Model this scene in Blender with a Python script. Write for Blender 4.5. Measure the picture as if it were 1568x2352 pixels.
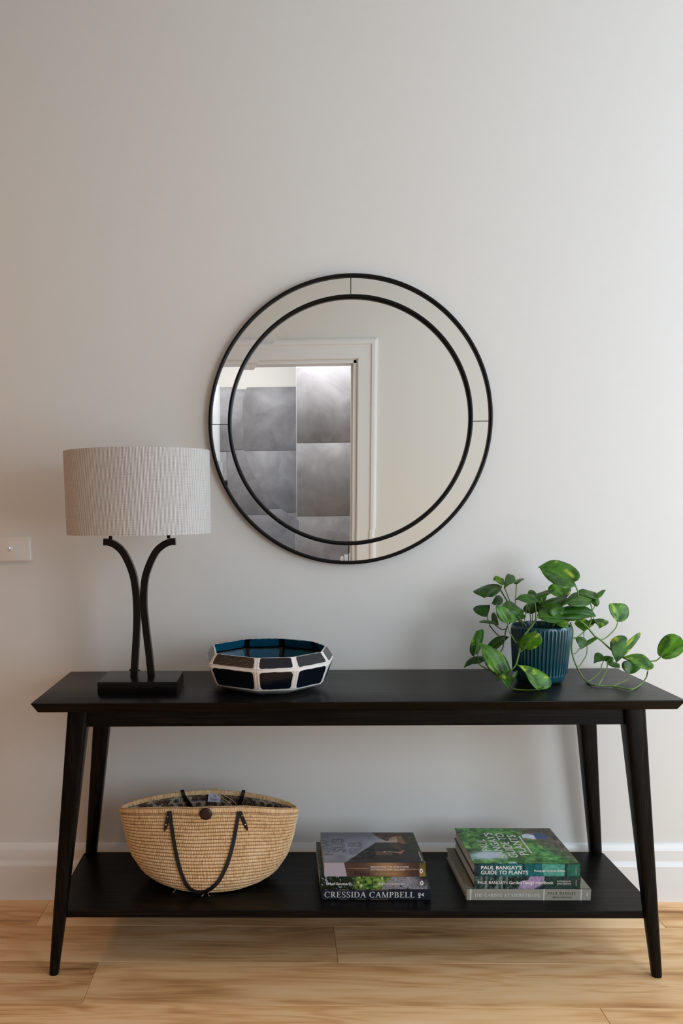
import bpy, bmesh, math, random
import numpy as np
from mathutils import Vector, Matrix

# ------------------------------------------------------------------ clear
for o in list(bpy.data.objects):
    bpy.data.objects.remove(o, do_unlink=True)
scene = bpy.context.scene
COL = scene.collection
PI = math.pi
R_ = math.radians

# ------------------------------------------------------------------ camera
W_PX, H_PX = 1568.0, 2352.0
F_PX, CX_PX, CY_PX = 1871.24, 580.88, 1450.04       # focal length and optical centre (the photo is cropped off-centre)
CAM = Vector((0.0, -2.3908, 1.1977))
yaw, pitch, roll = -0.0316, -0.1485, -0.0119
fwd = Vector((math.sin(yaw) * math.cos(pitch), math.cos(yaw) * math.cos(pitch), math.sin(pitch)))
rgt = Vector((math.cos(yaw), -math.sin(yaw), 0.0))
up = rgt.cross(fwd)
r2 = rgt * math.cos(roll) + up * math.sin(roll)
u2 = -rgt * math.sin(roll) + up * math.cos(roll)
cam_data = bpy.data.cameras.new('camera')
cam = bpy.data.objects.new('camera', cam_data)
COL.objects.link(cam)
M = Matrix((r2, u2, -fwd)).transposed().to_4x4()
M.translation = CAM
cam.matrix_world = M
cam_data.sensor_fit = 'HORIZONTAL'
cam_data.sensor_width = 36.0
cam_data.lens = F_PX / W_PX * 36.0
cam_data.shift_x = (W_PX / 2 - CX_PX) / W_PX
cam_data.shift_y = (CY_PX - H_PX / 2) / W_PX
cam_data.clip_start = 0.02
scene.camera = cam

# ------------------------------------------------------------------ world, light, exposure
scene.view_settings.view_transform = 'Standard'
scene.view_settings.look = 'None'
scene.view_settings.gamma = 1.0
scene.view_settings.use_curve_mapping = False
scene.view_settings.exposure = -0.1
scene.cycles.max_bounces = 8
scene.cycles.diffuse_bounces = 4
scene.cycles.glossy_bounces = 4
scene.cycles.transmission_bounces = 3
scene.cycles.transparent_max_bounces = 6
scene.cycles.caustics_reflective = False
scene.cycles.caustics_refractive = False
scene.cycles.adaptive_threshold = 0.04
world = bpy.data.worlds.new('sky')
scene.world = world
world.use_nodes = True
wn = world.node_tree.nodes
wn['Background'].inputs[0].default_value = (0.62, 0.76, 1.0, 1)
wn['Background'].inputs[1].default_value = 1.2

def area(name, loc, target, sx, sy, power, color):
    d = bpy.data.lights.new(name, 'AREA')
    d.shape = 'RECTANGLE'; d.size = sx; d.size_y = sy
    d.energy = power; d.color = color
    o = bpy.data.objects.new(name, d); COL.objects.link(o)
    o.location = loc
    o.rotation_euler = (Vector(target) - Vector(loc)).to_track_quat('-Z', 'Y').to_euler()
    return o
# daylight entering through the tall window in the right wall
area('daylight_through_window', (2.96, -0.75, 1.40), (1.96, -0.75, 1.40), 1.1, 1.8, 35, (0.73, 0.87, 1.0))
area('front_fill_light', (2.25, -2.91, 1.25), (2.25, -1.91, 1.25), 1.3, 1.7, 47, (0.73, 0.87, 1.0))  # added frontal fill, out of view to the right of the doorway
# unseen fill lights added to brighten the tiles of the mirrored bathroom
area('bathroom_fill', (-0.25, -3.85, 2.69), (-0.25, -3.85, 0.0), 0.6, 0.5, 9, (0.98, 0.97, 1.0))
area('bathroom_entry_fill', (0.20, -3.28, 2.69), (0.20, -3.28, 0.0), 0.6, 0.3, 15, (0.95, 0.95, 1.0))
# unseen warm light added to tint the left end of the hall
area('hall_warm_fill', (-2.4, -1.2, 2.69), (-2.4, -1.2, 0.0), 0.35, 0.35, 12, (1.0, 0.56, 0.26))

# ------------------------------------------------------------------ helpers
def lin(c):
    """sRGB 0..255 triple to linear rgba"""
    out = []
    for v in c:
        v = v / 255.0
        out.append(v / 12.92 if v <= 0.04045 else ((v + 0.055) / 1.055) ** 2.4)
    return tuple(out) + (1.0,)

def lin_np(a):
    a = np.clip(a, 0, 1)
    return np.where(a <= 0.04045, a / 12.92, ((a + 0.055) / 1.055) ** 2.4)

def root(name, loc, label, cat, group=None, rz=0.0):
    o = bpy.data.objects.new(name, None)
    COL.objects.link(o)
    o.empty_display_size = 0.05
    o.location = loc
    o.rotation_euler = (0, 0, rz)
    o['label'] = label; o['category'] = cat
    if group: o['group'] = group
    return o

def tag(o, label, cat, group=None):
    o['label'] = label; o['category'] = cat
    if group: o['group'] = group
    return o

def base_of(parent):
    """location of the thing a part belongs to (parts keep a zero offset)"""
    v = Vector((0, 0, 0))
    p = parent
    while p is not None:
        v += p.location
        p = p.parent
    return v

def mesh_from(name, verts, faces, smooth=False, fix=True):
    me = bpy.data.meshes.new(name)
    me.from_pydata([tuple(v) for v in verts], [], faces)
    if fix:
        bm = bmesh.new(); bm.from_mesh(me)
        bmesh.ops.recalc_face_normals(bm, faces=bm.faces)
        bm.to_mesh(me); bm.free()
    if smooth:
        for p in me.polygons: p.use_smooth = True
    me.update()
    return me

def link(name, me, mat, parent=None, loc=None):
    o = bpy.data.objects.new(name, me)
    COL.objects.link(o)
    if mat is not None and len(me.materials) == 0:
        me.materials.append(mat)
    if parent is not None:
        o.parent = parent
    if loc is not None:
        o.location = loc
    return o

def obj(name, verts, faces, mat, parent=None, smooth=False, fix=True):
    """verts are given in world metres; they are stored relative to the parent thing"""
    b = base_of(parent) if parent is not None else Vector((0, 0, 0))
    vv = [(v[0] - b.x, v[1] - b.y, v[2] - b.z) for v in verts]
    return link(name, mesh_from(name, vv, faces, smooth, fix), mat, parent)

def auto_smooth(o, deg=35):
    """flat shading across sharp edges, smooth elsewhere"""
    me = o.data
    for p in me.polygons: p.use_smooth = True
    bm = bmesh.new(); bm.from_mesh(me)
    for e in bm.edges:
        if len(e.link_faces) == 2 and e.calc_face_angle(0) > R_(deg):
            e.smooth = False
    bm.to_mesh(me); bm.free()
    return o

def box_geo(x0, x1, y0, y1, z0, z1):
    v = [(x0, y0, z0), (x1, y0, z0), (x1, y1, z0), (x0, y1, z0), (x0, y0, z1), (x1, y0, z1), (x1, y1, z1), (x0, y1, z1)]
    f = [(0, 3, 2, 1), (4, 5, 6, 7), (0, 1, 5, 4), (1, 2, 6, 5), (2, 3, 7, 6), (3, 0, 4, 7)]
    return v, f

def boxes_geo(lst):
    V, F = [], []
    for b in lst:
        v, f = box_geo(*b)
        n = len(V)
        V += v; F += [tuple(i + n for i in q) for q in f]
    return V, F

def box(name, x0, x1, y0, y1, z0, z1, mat, parent=None, bevel=0.0, seg=2):
    v, f = box_geo(min(x0, x1), max(x0, x1), min(y0, y1), max(y0, y1), min(z0, z1), max(z0, z1))
    o = obj(name, v, f, mat, parent)
    if bevel > 0:
        bm = bmesh.new(); bm.from_mesh(o.data)
        bmesh.ops.bevel(bm, geom=list(bm.edges), offset=bevel, segments=seg, affect='EDGES', profile=0.7)
        bm.to_mesh(o.data); bm.free()
        auto_smooth(o, 50)
    return o

def catmull(pts, n=6):
    P = [Vector(p) for p in pts]
    if len(P) < 3:
        return [P[0].lerp(P[-1], i / n) for i in range(n + 1)]
    Q = [P[0] * 2 - P[1]] + P + [P[-1] * 2 - P[-2]]
    out = []
    for i in range(1, len(Q) - 2):
        p0, p1, p2, p3 = Q[i - 1], Q[i], Q[i + 1], Q[i + 2]
        for k in range(n):
            t = k / n
            out.append(0.5 * ((2 * p1) + (p2 - p0) * t + (2 * p0 - 5 * p1 + 4 * p2 - p3) * t * t + (3 * p1 - p0 - 3 * p2 + p3) * t ** 3))
    out.append(P[-1])
    return out

def tube_geo(pts, rad, sides=8, cap=True):
    """round tube; rad is a number or a list"""
    P = [Vector(p) for p in pts]
    n = len(P)
    V, F = [], []
    prev = None
    for i in range(n):
        t = (P[min(i + 1, n - 1)] - P[max(i - 1, 0)])
        t = t.normalized() if t.length > 1e-9 else Vector((0, 0, 1))
        if prev is None:
            a = Vector((0, 0, 1)) if abs(t.z) < 0.9 else Vector((1, 0, 0))
            nrm = t.cross(a).normalized()
        else:
            nrm = (prev - t * prev.dot(t))
            nrm = nrm.normalized() if nrm.length > 1e-9 else t.orthogonal().normalized()
        prev = nrm
        bi = t.cross(nrm)
        r = rad[i] if isinstance(rad, (list, tuple)) else rad
        for k in range(sides):
            a = 2 * PI * k / sides
            V.append(P[i] + nrm * (math.cos(a) * r) + bi * (math.sin(a) * r))
    for i in range(n - 1):
        for k in range(sides):
            k2 = (k + 1) % sides
            F.append((i * sides + k, i * sides + k2, (i + 1) * sides + k2, (i + 1) * sides + k))
    if cap:
        F.append(tuple(range(sides - 1, -1, -1)))
        F.append(tuple((n - 1) * sides + k for k in range(sides)))
    return V, F

def ribbon_geo(pts, sides_dir, nrm_dir, w, t):
    """flat strap: rectangle of width w and thickness t swept along pts"""
    V, F = [], []
    n = len(pts)
    for i in range(n):
        p = Vector(pts[i]); s = Vector(sides_dir[i]).normalized(); m = Vector(nrm_dir[i]).normalized()
        ww = w[i] if isinstance(w, (list, tuple)) else w
        V += [p + s * ww / 2 - m * t / 2, p + s * ww / 2 + m * t / 2, p - s * ww / 2 + m * t / 2, p - s * ww / 2 - m * t / 2]
    for i in range(n - 1):
        for k in range(4):
            k2 = (k + 1) % 4
            F.append((i * 4 + k, i * 4 + k2, (i + 1) * 4 + k2, (i + 1) * 4 + k))
    F.append((3, 2, 1, 0)); F.append(tuple((n - 1) * 4 + k for k in range(4)))
    return V, F

def lathe_geo(prof, n, c=(0, 0, 0), axis='z', closed=False, a0=0.0, a1=2 * PI):
    """revolve (r, h) profile"""
    full = abs(a1 - a0 - 2 * PI) < 1e-6
    cols = n if full else n + 1
    V, F = [], []
    for i in range(cols):
        a = a0 + (a1 - a0) * i / n
        for r, h in prof:
            if axis == 'z': V.append((c[0] + r * math.cos(a), c[1] + r * math.sin(a), c[2] + h))
            else: V.append((c[0] + r * math.cos(a), c[1] - h, c[2] + r * math.sin(a)))   # axis towards the room (-y)
    m = len(prof)
    for i in range(n):
        i2 = (i + 1) % cols if full else i + 1
        for k in range(m if closed else m - 1):
            k2 = (k + 1) % m
            F.append((i * m + k, i2 * m + k, i2 * m + k2, i * m + k2))
    if not full and closed:
        F.append(tuple(range(m))); F.append(tuple((cols - 1) * m + k for k in range(m - 1, -1, -1)))
    return V, F

# ---- numpy noise for printed pictures
def _hash(ix, iy, s):
    h = np.sin(ix * 127.1 + iy * 311.7 + s * 74.7) * 43758.5453
    return h - np.floor(h)
def vnoise(x, y, s=0):
    ix, iy = np.floor(x), np.floor(y)
    fx, fy = x - ix, y - iy
    fx = fx * fx * (3 - 2 * fx); fy = fy * fy * (3 - 2 * fy)
    a, b = _hash(ix, iy, s), _hash(ix + 1, iy, s)
    c, d = _hash(ix, iy + 1, s), _hash(ix + 1, iy + 1, s)
    return (a * (1 - fx) + b * fx) * (1 - fy) + (c * (1 - fx) + d * fx) * fy
def fbm(x, y, s=0, o=4):
    v = 0; amp = 0.5; tot = 0
    for k in range(o):
        v = v + amp * vnoise(x * 2 ** k, y * 2 ** k, s + k * 13); tot += amp; amp *= 0.55
    return v / tot
def sstep(a, b, x):
    t = np.clip((x - a) / (b - a), 0, 1)
    return t * t * (3 - 2 * t)
def mixc(c, d, m):
    m = m[..., None]
    return c * (1 - m) + np.array(d, dtype=float) * m if not isinstance(d, np.ndarray) else c * (1 - m) + d * m
def rgb(*c):
    return np.array(c, dtype=float) / 255.0
def fill(u, c):
    return np.ones(u.shape + (3,)) * c
def inpoly(u, v, poly):
    inside = np.zeros(u.shape, bool)
    n = len(poly); j = n - 1
    for i in range(n):
        xi, yi = poly[i]; xj, yj = poly[j]
        c = ((yi > v) != (yj > v)) & (u < (xj - xi) * (v - yi) / (yj - yi + 1e-12) + xi)
        inside ^= c
        j = i
    return inside.astype(float)

def set_colors(me, rgb_lin, name='print'):
    at = me.color_attributes.new(name, 'FLOAT_COLOR', 'POINT')
    buf = np.ones((len(me.vertices), 4), dtype=np.float32)
    buf[:, :3] = rgb_lin
    at.data.foreach_set('color', buf.ravel())

# ------------------------------------------------------------------ materials
def new_mat(name):
    m = bpy.data.materials.new(name); m.use_nodes = True
    nt = m.node_tree
    return m, nt.nodes, nt.links, nt.nodes['Principled BSDF']

def plain(name, col, rough=0.5, metal=0.0, spec=0.5, bump=0.0, bscale=200.0, var=0.0, coat=0.0):
    m, N, L, b = new_mat(name)
    c = col if len(col) == 4 else tuple(col) + (1,)
    b.inputs['Base Color'].default_value = c
    b.inputs['Roughness'].default_value = rough
    b.inputs['Metallic'].default_value = metal
    b.inputs['Specular IOR Level'].default_value = spec
    b.inputs['Coat Weight'].default_value = coat
    if bump or var:
        tc = N.new('ShaderNodeTexCoord'); nz = N.new('ShaderNodeTexNoise')
        nz.inputs['Scale'].default_value = bscale; nz.inputs['Detail'].default_value = 4
        L.new(tc.outputs['Object'], nz.inputs['Vector'])
        if bump:
            bp = N.new('ShaderNodeBump'); bp.inputs['Strength'].default_value = bump; bp.inputs['Distance'].default_value = 0.001
            L.new(nz.outputs['Fac'], bp.inputs['Height']); L.new(bp.outputs['Normal'], b.inputs['Normal'])
        if var:
            mx = N.new('ShaderNodeMix'); mx.data_type = 'RGBA'
            mx.inputs['A'].default_value = tuple(v * (1 - var) for v in c[:3]) + (1,)
            mx.inputs['B'].default_value = tuple(min(1, v * (1 + var)) for v in c[:3]) + (1,)
            L.new(nz.outputs['Fac'], mx.inputs['Factor']); L.new(mx.outputs['Result'], b.inputs['Base Color'])
    return m

def ramp(N, stops):
    r = N.new('ShaderNodeValToRGB')
    e = r.color_ramp.elements
    while len(e) > 1: e.remove(e[-1])
    e[0].position = stops[0][0]; e[0].color = stops[0][1]
    for p, c in stops[1:]:
        q = e.new(p); q.color = c
    return r

def printed(name, rough=0.4, spec=0.5, attr='print', coat=0.0):
    m, N, L, b = new_mat(name)
    a = N.new('ShaderNodeAttribute'); a.attribute_name = attr
    L.new(a.outputs['Color'], b.inputs['Base Color'])
    b.inputs['Roughness'].default_value = rough
    b.inputs['Specular IOR Level'].default_value = spec
    b.inputs['Coat Weight'].default_value = coat
    b.inputs['Coat Roughness'].default_value = 0.25
    return m

def stained_wood(name, axis):
    """black-stained oak; grain runs along the given local axis"""
    m, N, L, b = new_mat(name)
    tc = N.new('ShaderNodeTexCoord'); mp = N.new('ShaderNodeMapping')
    sc = [55, 55, 55]; sc[axis] = 2.2
    mp.inputs['Scale'].default_value = sc
    L.new(tc.outputs['Object'], mp.inputs['Vector'])
    nz = N.new('ShaderNodeTexNoise'); nz.inputs['Scale'].default_value = 1.6; nz.inputs['Detail'].default_value = 7; nz.inputs['Distortion'].default_value = 1.2
    L.new(mp.outputs['Vector'], nz.inputs['Vector'])
    mp2 = N.new('ShaderNodeMapping'); sc2 = [420, 420, 420]; sc2[axis] = 7
    mp2.inputs['Scale'].default_value = sc2
    L.new(tc.outputs['Object'], mp2.inputs['Vector'])
    nf = N.new('ShaderNodeTexNoise'); nf.inputs['Scale'].default_value = 1.0; nf.inputs['Detail'].default_value = 3
    L.new(mp2.outputs['Vector'], nf.inputs['Vector'])
    mul = N.new('ShaderNodeMath'); mul.operation = 'MULTIPLY'
    L.new(nz.outputs['Fac'], mul.inputs[0]); L.new(nf.outputs['Fac'], mul.inputs[1])
    r = ramp(N, [(0.10, (0.0010, 0.0008, 0.0008, 1)), (0.26, (0.0030, 0.0024, 0.0023, 1)), (0.40, (0.013, 0.0090, 0.0080, 1))])
    L.new(mul.outputs[0], r.inputs['Fac']); L.new(r.outputs['Color'], b.inputs['Base Color'])
    rr = N.new('ShaderNodeMapRange'); rr.inputs['To Min'].default_value = 0.36; rr.inputs['To Max'].default_value = 0.22
    L.new(mul.outputs[0], rr.inputs['Value']); L.new(rr.outputs['Result'], b.inputs['Roughness'])
    bp = N.new('ShaderNodeBump'); bp.inputs['Strength'].default_value = 0.6; bp.inputs['Distance'].default_value = 0.0006
    L.new(mul.outputs[0], bp.inputs['Height']); L.new(bp.outputs['Normal'], b.inputs['Normal'])
    b.inputs['Specular IOR Level'].default_value = 0.13
    return m

def floor_wood():
    m, N, L, b = new_mat('oak_plank')
    tc = N.new('ShaderNodeTexCoord'); oi = N.new('ShaderNodeObjectInfo')
    off = N.new('ShaderNodeVectorMath'); off.operation = 'MULTIPLY'
    cmb = N.new('ShaderNodeCombineXYZ')
    L.new(oi.outputs['Random'], cmb.inputs[0]); L.new(oi.outputs['Random'], cmb.inputs[1]); L.new(oi.outputs['Random'], cmb.inputs[2])
    off.inputs[1].default_value = (37.0, 11.0, 23.0)
    L.new(cmb.outputs[0], off.inputs[0])
    add = N.new('ShaderNodeVectorMath'); add.operation = 'ADD'
    L.new(tc.outputs['Object'], add.inputs[0]); L.new(off.outputs[0], add.inputs[1])
    # broad cathedral figure
    mp = N.new('ShaderNodeMapping'); mp.inputs['Scale'].default_value = (1.3, 13.0, 8.0)
    L.new(add.outputs[0], mp.inputs['Vector'])
    nz = N.new('ShaderNodeTexNoise'); nz.inputs['Scale'].default_value = 0.9; nz.inputs['Detail'].default_value = 2.5; nz.inputs['Distortion'].default_value = 0.5
    L.new(mp.outputs['Vector'], nz.inputs['Vector'])
    wv = N.new('ShaderNodeMath'); wv.operation = 'MULTIPLY'; wv.inputs[1].default_value = 52.0
    L.new(nz.outputs['Fac'], wv.inputs[0])
    sn = N.new('ShaderNodeMath'); sn.operation = 'SINE'; L.new(wv.outputs[0], sn.inputs[0])
    # fine pores
    mp2 = N.new('ShaderNodeMapping'); mp2.inputs['Scale'].default_value = (9.0, 330.0, 60.0)
    L.new(add.outputs[0], mp2.inputs['Vector'])
    nf = N.new('ShaderNodeTexNoise'); nf.inputs['Scale'].default_value = 1.0; nf.inputs['Detail'].default_value = 4
    L.new(mp2.outputs['Vector'], nf.inputs['Vector'])
    # slow tone changes
    mp3 = N.new('ShaderNodeMapping'); mp3.inputs['Scale'].default_value = (1.2, 9.0, 5.0)
    L.new(add.outputs[0], mp3.inputs['Vector'])
    ns = N.new('ShaderNodeTexNoise'); ns.inputs['Scale'].default_value = 1.7; ns.inputs['Detail'].default_value = 3
    L.new(mp3.outputs['Vector'], ns.inputs['Vector'])
    a1 = N.new('ShaderNodeMath'); a1.operation = 'MULTIPLY_ADD'; a1.inputs[1].default_value = 0.055
    L.new(sn.outputs[0], a1.inputs[0]); L.new(ns.outputs['Fac'], a1.inputs[2])
    a2 = N.new('ShaderNodeMath'); a2.operation = 'MULTIPLY_ADD'; a2.inputs[1].default_value = 0.30; 
    L.new(nf.outputs['Fac'], a2.inputs[0]); L.new(a1.outputs[0], a2.inputs[2])
    r = ramp(N, [(0.34, (0.30, 0.130, 0.040, 1)), (0.55, (0.66, 0.355, 0.150, 1)), (0.70, (0.82, 0.510, 0.255, 1)), (0.95, (0.88, 0.62, 0.36, 1))])
    L.new(a2.outputs[0], r.inputs['Fac'])
    hs = N.new('ShaderNodeHueSaturation')
    mr = N.new('ShaderNodeMapRange'); mr.inputs['To Min'].default_value = 0.86; mr.inputs['To Max'].default_value = 1.14
    L.new(oi.outputs['Random'], mr.inputs['Value']); L.new(mr.outputs['Result'], hs.inputs['Value'])
    L.new(r.outputs['Color'], hs.inputs['Color']); L.new(hs.outputs['Color'], b.inputs['Base Color'])
    b.inputs['Roughness'].default_value = 0.48
    b.inputs['Specular IOR Level'].default_value = 0.25
    bp = N.new('ShaderNodeBump'); bp.inputs['Strength'].default_value = 0.15; bp.inputs['Distance'].default_value = 0.0005
    L.new(nf.outputs['Fac'], bp.inputs['Height']); L.new(bp.outputs['Normal'], b.inputs['Normal'])
    return m

def tile_mat():
    m, N, L, b = new_mat('concrete_tile')
    tc = N.new('ShaderNodeTexCoord'); oi = N.new('ShaderNodeObjectInfo')
    cmb = N.new('ShaderNodeCombineXYZ')
    for i in range(3): L.new(oi.outputs['Random'], cmb.inputs[i])
    sc = N.new('ShaderNodeVectorMath'); sc.operation = 'SCALE'; sc.inputs['Scale'].default_value = 31.0
    L.new(cmb.outputs[0], sc.inputs[0])
    add = N.new('ShaderNodeVectorMath'); add.operation = 'ADD'
    L.new(tc.outputs['Object'], add.inputs[0]); L.new(sc.outputs[0], add.inputs[1])
    nz = N.new('ShaderNodeTexNoise'); nz.inputs['Scale'].default_value = 4.2; nz.inputs['Detail'].default_value = 7; nz.inputs['Roughness'].default_value = 0.62; nz.inputs['Distortion'].default_value = 0.6
    L.new(add.outputs[0], nz.inputs['Vector'])
    r = ramp(N, [(0.30, lin((122, 120, 122))), (0.52, lin((146, 144, 146))), (0.74, lin((170, 169, 172)))])
    L.new(nz.outputs['Fac'], r.inputs['Fac']); L.new(r.outputs['Color'], b.inputs['Base Color'])
    b.inputs['Roughness'].default_value = 0.42
    return m

M_WALL = plain('wall_paint', lin((226, 223, 218)), 0.62, bump=0.12, bscale=420, spec=0.3)
M_WALL_OPP = plain('opposite_wall_paint', lin((226, 223, 216)), 0.62, bump=0.1, bscale=420, spec=0.3)
M_TRIM = plain('trim_enamel', lin((232, 231, 229)), 0.33, bump=0.05, bscale=120)
M_CEIL = plain('ceiling_paint', lin((235, 234, 231)), 0.8)
M_WOOD_X = stained_wood('black_oak_lengthwise', 0)
M_WOOD_Z = stained_wood('black_oak_upright', 2)
M_WOOD_Y = stained_wood('black_oak_crosswise', 1)
M_OAK = floor_wood()
M_SUB = plain('subfloor', (0.02, 0.012, 0.007, 1), 0.9)
M_TILE = tile_mat()
M_GROUT = plain('grout', lin((120, 119, 118)), 0.9, var=0.1)
M_BLACK_METAL = plain('black_frame_metal', (0.0025, 0.0025, 0.003, 1), 0.30, bump=0.1, bscale=300, spec=0.2)
M_BRONZE = plain('dark_bronze_metal', (0.0035, 0.0022, 0.0022, 1), 0.28, bump=0.06, bscale=350, spec=0.25)
M_MIRROR = plain('silvered_glass', (0.93, 0.94, 0.93, 1), 0.0, metal=1.0)
M_MIRROR_EDGE = plain('mirror_edge_glass', (0.55, 0.62, 0.62, 1), 0.12, metal=0.6)
M_PLASTIC = plain('white_switch_plastic', lin((232, 226, 220)), 0.4, bump=0.02, bscale=500)
M_WHITE_GLAZE = plain('white_matt_glaze', lin((226, 219, 212)), 0.55, bump=0.2, bscale=90, var=0.06)
M_NAVY = plain('black_blue_cut_glass', (0.0022, 0.0042, 0.009, 1), 0.20, bump=0.3, bscale=160, spec=0.4)
M_TEAL_IN = plain('blue_glass_inside', (0.004, 0.085, 0.155, 1), 0.22, bump=0.25, bscale=40, var=0.35, spec=0.3)
M_INK_IN = plain('black_glass_inside', (0.002, 0.004, 0.007, 1), 0.3, spec=0.2, bump=0.1)
M_BLADE = None
# ------------------------------------------------------------------ the room
RX0, RX1, RY = -4.2, 3.0, -2.95        # hall: left end, right end, opposite wall
CEIL = 2.72
def struct(o):
    o['kind'] = 'structure'
    return o

struct(box('wall_back', RX0 - 0.1, RX1 + 0.1, 0.0, 0.12, -0.05, CEIL + 0.1, M_WALL))
struct(box('wall_left', RX0 - 0.1, RX0, RY, 0.0, -0.05, CEIL + 0.1, plain('brown_bounce_finish', lin((128, 92, 60)), 0.5, var=0.15, bscale=6)))  # unseen end wall; brown finish added to dim and warm the bounce
struct(box('ceiling', RX0 - 0.1, RX1 + 0.1, -5.1, 0.12, CEIL, CEIL + 0.1, M_CEIL))

# right wall with a tall window the daylight comes through
m, N, L, b = new_mat('window_glass')
tr = N.new('ShaderNodeBsdfTransparent'); gl = N.new('ShaderNodeBsdfGlossy'); gl.inputs['Roughness'].default_value = 0.02
mx = N.new('ShaderNodeMixShader'); mx.inputs[0].default_value = 0.06
L.new(tr.outputs[0], mx.inputs[1]); L.new(gl.outputs[0], mx.inputs[2])
L.new(mx.outputs[0], N['Material Output'].inputs['Surface'])
M_GLASS = m
WY0, WY1, WZ0, WZ1 = -1.40, -0.12, 0.40, 2.40
v, f = boxes_geo([(RX1, RX1 + 0.1, RY, WY0, -0.05, CEIL), (RX1, RX1 + 0.1, WY1, 0.0, -0.05, CEIL),
                  (RX1, RX1 + 0.1, WY0, WY1, -0.05, WZ0), (RX1, RX1 + 0.1, WY0, WY1, WZ1, CEIL)])
struct(obj('wall_right', v, f, M_WALL, fix=True))
def window(name, along, c0, c1, a0, a1, z0, z1):
    """framed two-light window filling an opening; along = 'x' or 'y' is the direction of its width"""
    mid = (a0 + a1) / 2
    def B(p0, p1, q0, q1, d0, d1):
        return (d0, d1, p0, p1, q0, q1) if along == 'y' else (p0, p1, d0, d1, q0, q1)
    w = bpy.data.objects.new(name, None); COL.objects.link(w); w['kind'] = 'structure'
    w.location = (c0, mid, z0) if along == 'y' else (mid, c0, z0)
    lo, hi = c0 + 0.02, c1 - 0.02
    v, f = boxes_geo([B(a0, a0 + 0.05, z0, z1, lo, hi), B(a1 - 0.05, a1, z0, z1, lo, hi), B(a0 + 0.05, a1 - 0.05, z0, z0 + 0.05, lo, hi), B(a0 + 0.05, a1 - 0.05, z1 - 0.05, z1, lo, hi), B(mid - 0.025, mid + 0.025, z0 + 0.05, z1 - 0.05, lo, hi)])
    obj('window_frame', v, f, M_TRIM, w)
    for p0, p1 in ((a0 + 0.05, mid - 0.025), (mid + 0.025, a1 - 0.05)):
        box('pane', *B(p0, p1, z0 + 0.05, z1 - 0.05, (c0 + c1) / 2 - 0.004, (c0 + c1) / 2 + 0.004), M_GLASS, w)
window('window_1', 'y', RX1, RX1 + 0.1, WY0, WY1, WZ0, WZ1)
FX0, FX1, FZ0, FZ1 = 1.55, 2.95, 0.35, 2.15
window('fill_window', 'x', RY - 0.1, RY, FX0, FX1, FZ0, FZ1)  # added window outside the mirrored view, an opening for the front fill

# opposite wall with the doorway to the bathroom, seen in the mirror
DX0, DX1, DZ = -0.43, 0.50, 2.115
v, f = boxes_geo([(RX0, DX0, RY - 0.1, RY, -0.05, CEIL), (DX1, FX0, RY - 0.1, RY, -0.05, CEIL), (DX0, DX1, RY - 0.1, RY, DZ, CEIL),
                  (FX1, RX1, RY - 0.1, RY, -0.05, CEIL), (FX0, FX1, RY - 0.1, RY, -0.05, FZ0), (FX0, FX1, RY - 0.1, RY, FZ1, CEIL)])
struct(obj('wall_front', v, f, M_WALL_OPP))

def architrave(name, path, prof, mat, parent=None):
    """mitred moulding: prof = (distance from opening, projection) swept round the three-sided path"""
    V, F = [], []
    k = len(prof)
    (x0, z0), (x1, z1) = path          # opening half: left x / right x, head z
    corners = [(x0, -1, 0.0, 0), (x0, -1, z1, 1), (x1, 1, z1, 1), (x1, 1, 0.0, 0)]
    for cx, sgn, cz, top in corners:
        for d, p in prof:
            V.append((cx + sgn * d, RY + p, cz + (d if top else 0.0)))
    for i in range(3):
        for j in range(k):
            j2 = (j + 1) % k
            F.append((i * k + j, i * k + j2, (i + 1) * k + j2, (i + 1) * k + j))
    F.append(tuple(range(k))); F.append(tuple(3 * k + j for j in range(k - 1, -1, -1)))
    return obj(name, V, F, mat, parent)

door = bpy.data.objects.new('door_1', None); COL.objects.link(door); door.location = (DX0, RY - 0.05, 0.0); door['kind'] = 'structure'
v, f = boxes_geo([(DX0, DX0 + 0.018, RY - 0.1, RY, 0, DZ), (DX1 - 0.018, DX1, RY - 0.1, RY, 0, DZ), (DX0, DX1, RY - 0.1, RY, DZ - 0.018, DZ),
                  (DX0 + 0.018, DX0 + 0.03, RY - 0.06, RY - 0.045, 0, DZ - 0.018), (DX1 - 0.03, DX1 - 0.018, RY - 0.06, RY - 0.045, 0, DZ - 0.018)])
obj('door_jamb', v, f, M_TRIM, door)
architrave('architrave', ((DX0, 0), (DX1, DZ)), [(0.006, 0.0), (0.006, 0.014), (0.012, 0.017), (0.088, 0.017), (0.094, 0.026), (0.112, 0.026), (0.124, 0.020), (0.130, 0.012), (0.130, 0.0)], M_TRIM, door)
# the door leaf stands open into the bathroom
box('door_leaf', DX0 - 0.02, DX0 + 0.018, RY - 0.10 - 0.86, RY - 0.10, 0.01, DZ - 0.02, M_TRIM, door, bevel=0.002)
hx, hy, hz = DX0 + 0.018, RY - 0.10 - 0.78, 1.40
V1, F1 = lathe_geo([(0.0, 0.0), (0.008, 0.0), (0.008, 0.036), (0.022, 0.036), (0.026, 0.040), (0.026, 0.052), (0.022, 0.056), (0.0, 0.056)], 20)
hook = [(hx + h[2], hy + h[0], hz + h[1]) for h in V1]
obj('robe_hook', hook, F1, M_BLACK_METAL, door)
box('hook_plate', hx, hx + 0.006, hy - 0.012, hy + 0.012, hz - 0.02, hz + 0.075, M_BLACK_METAL, door, bevel=0.002)

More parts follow.
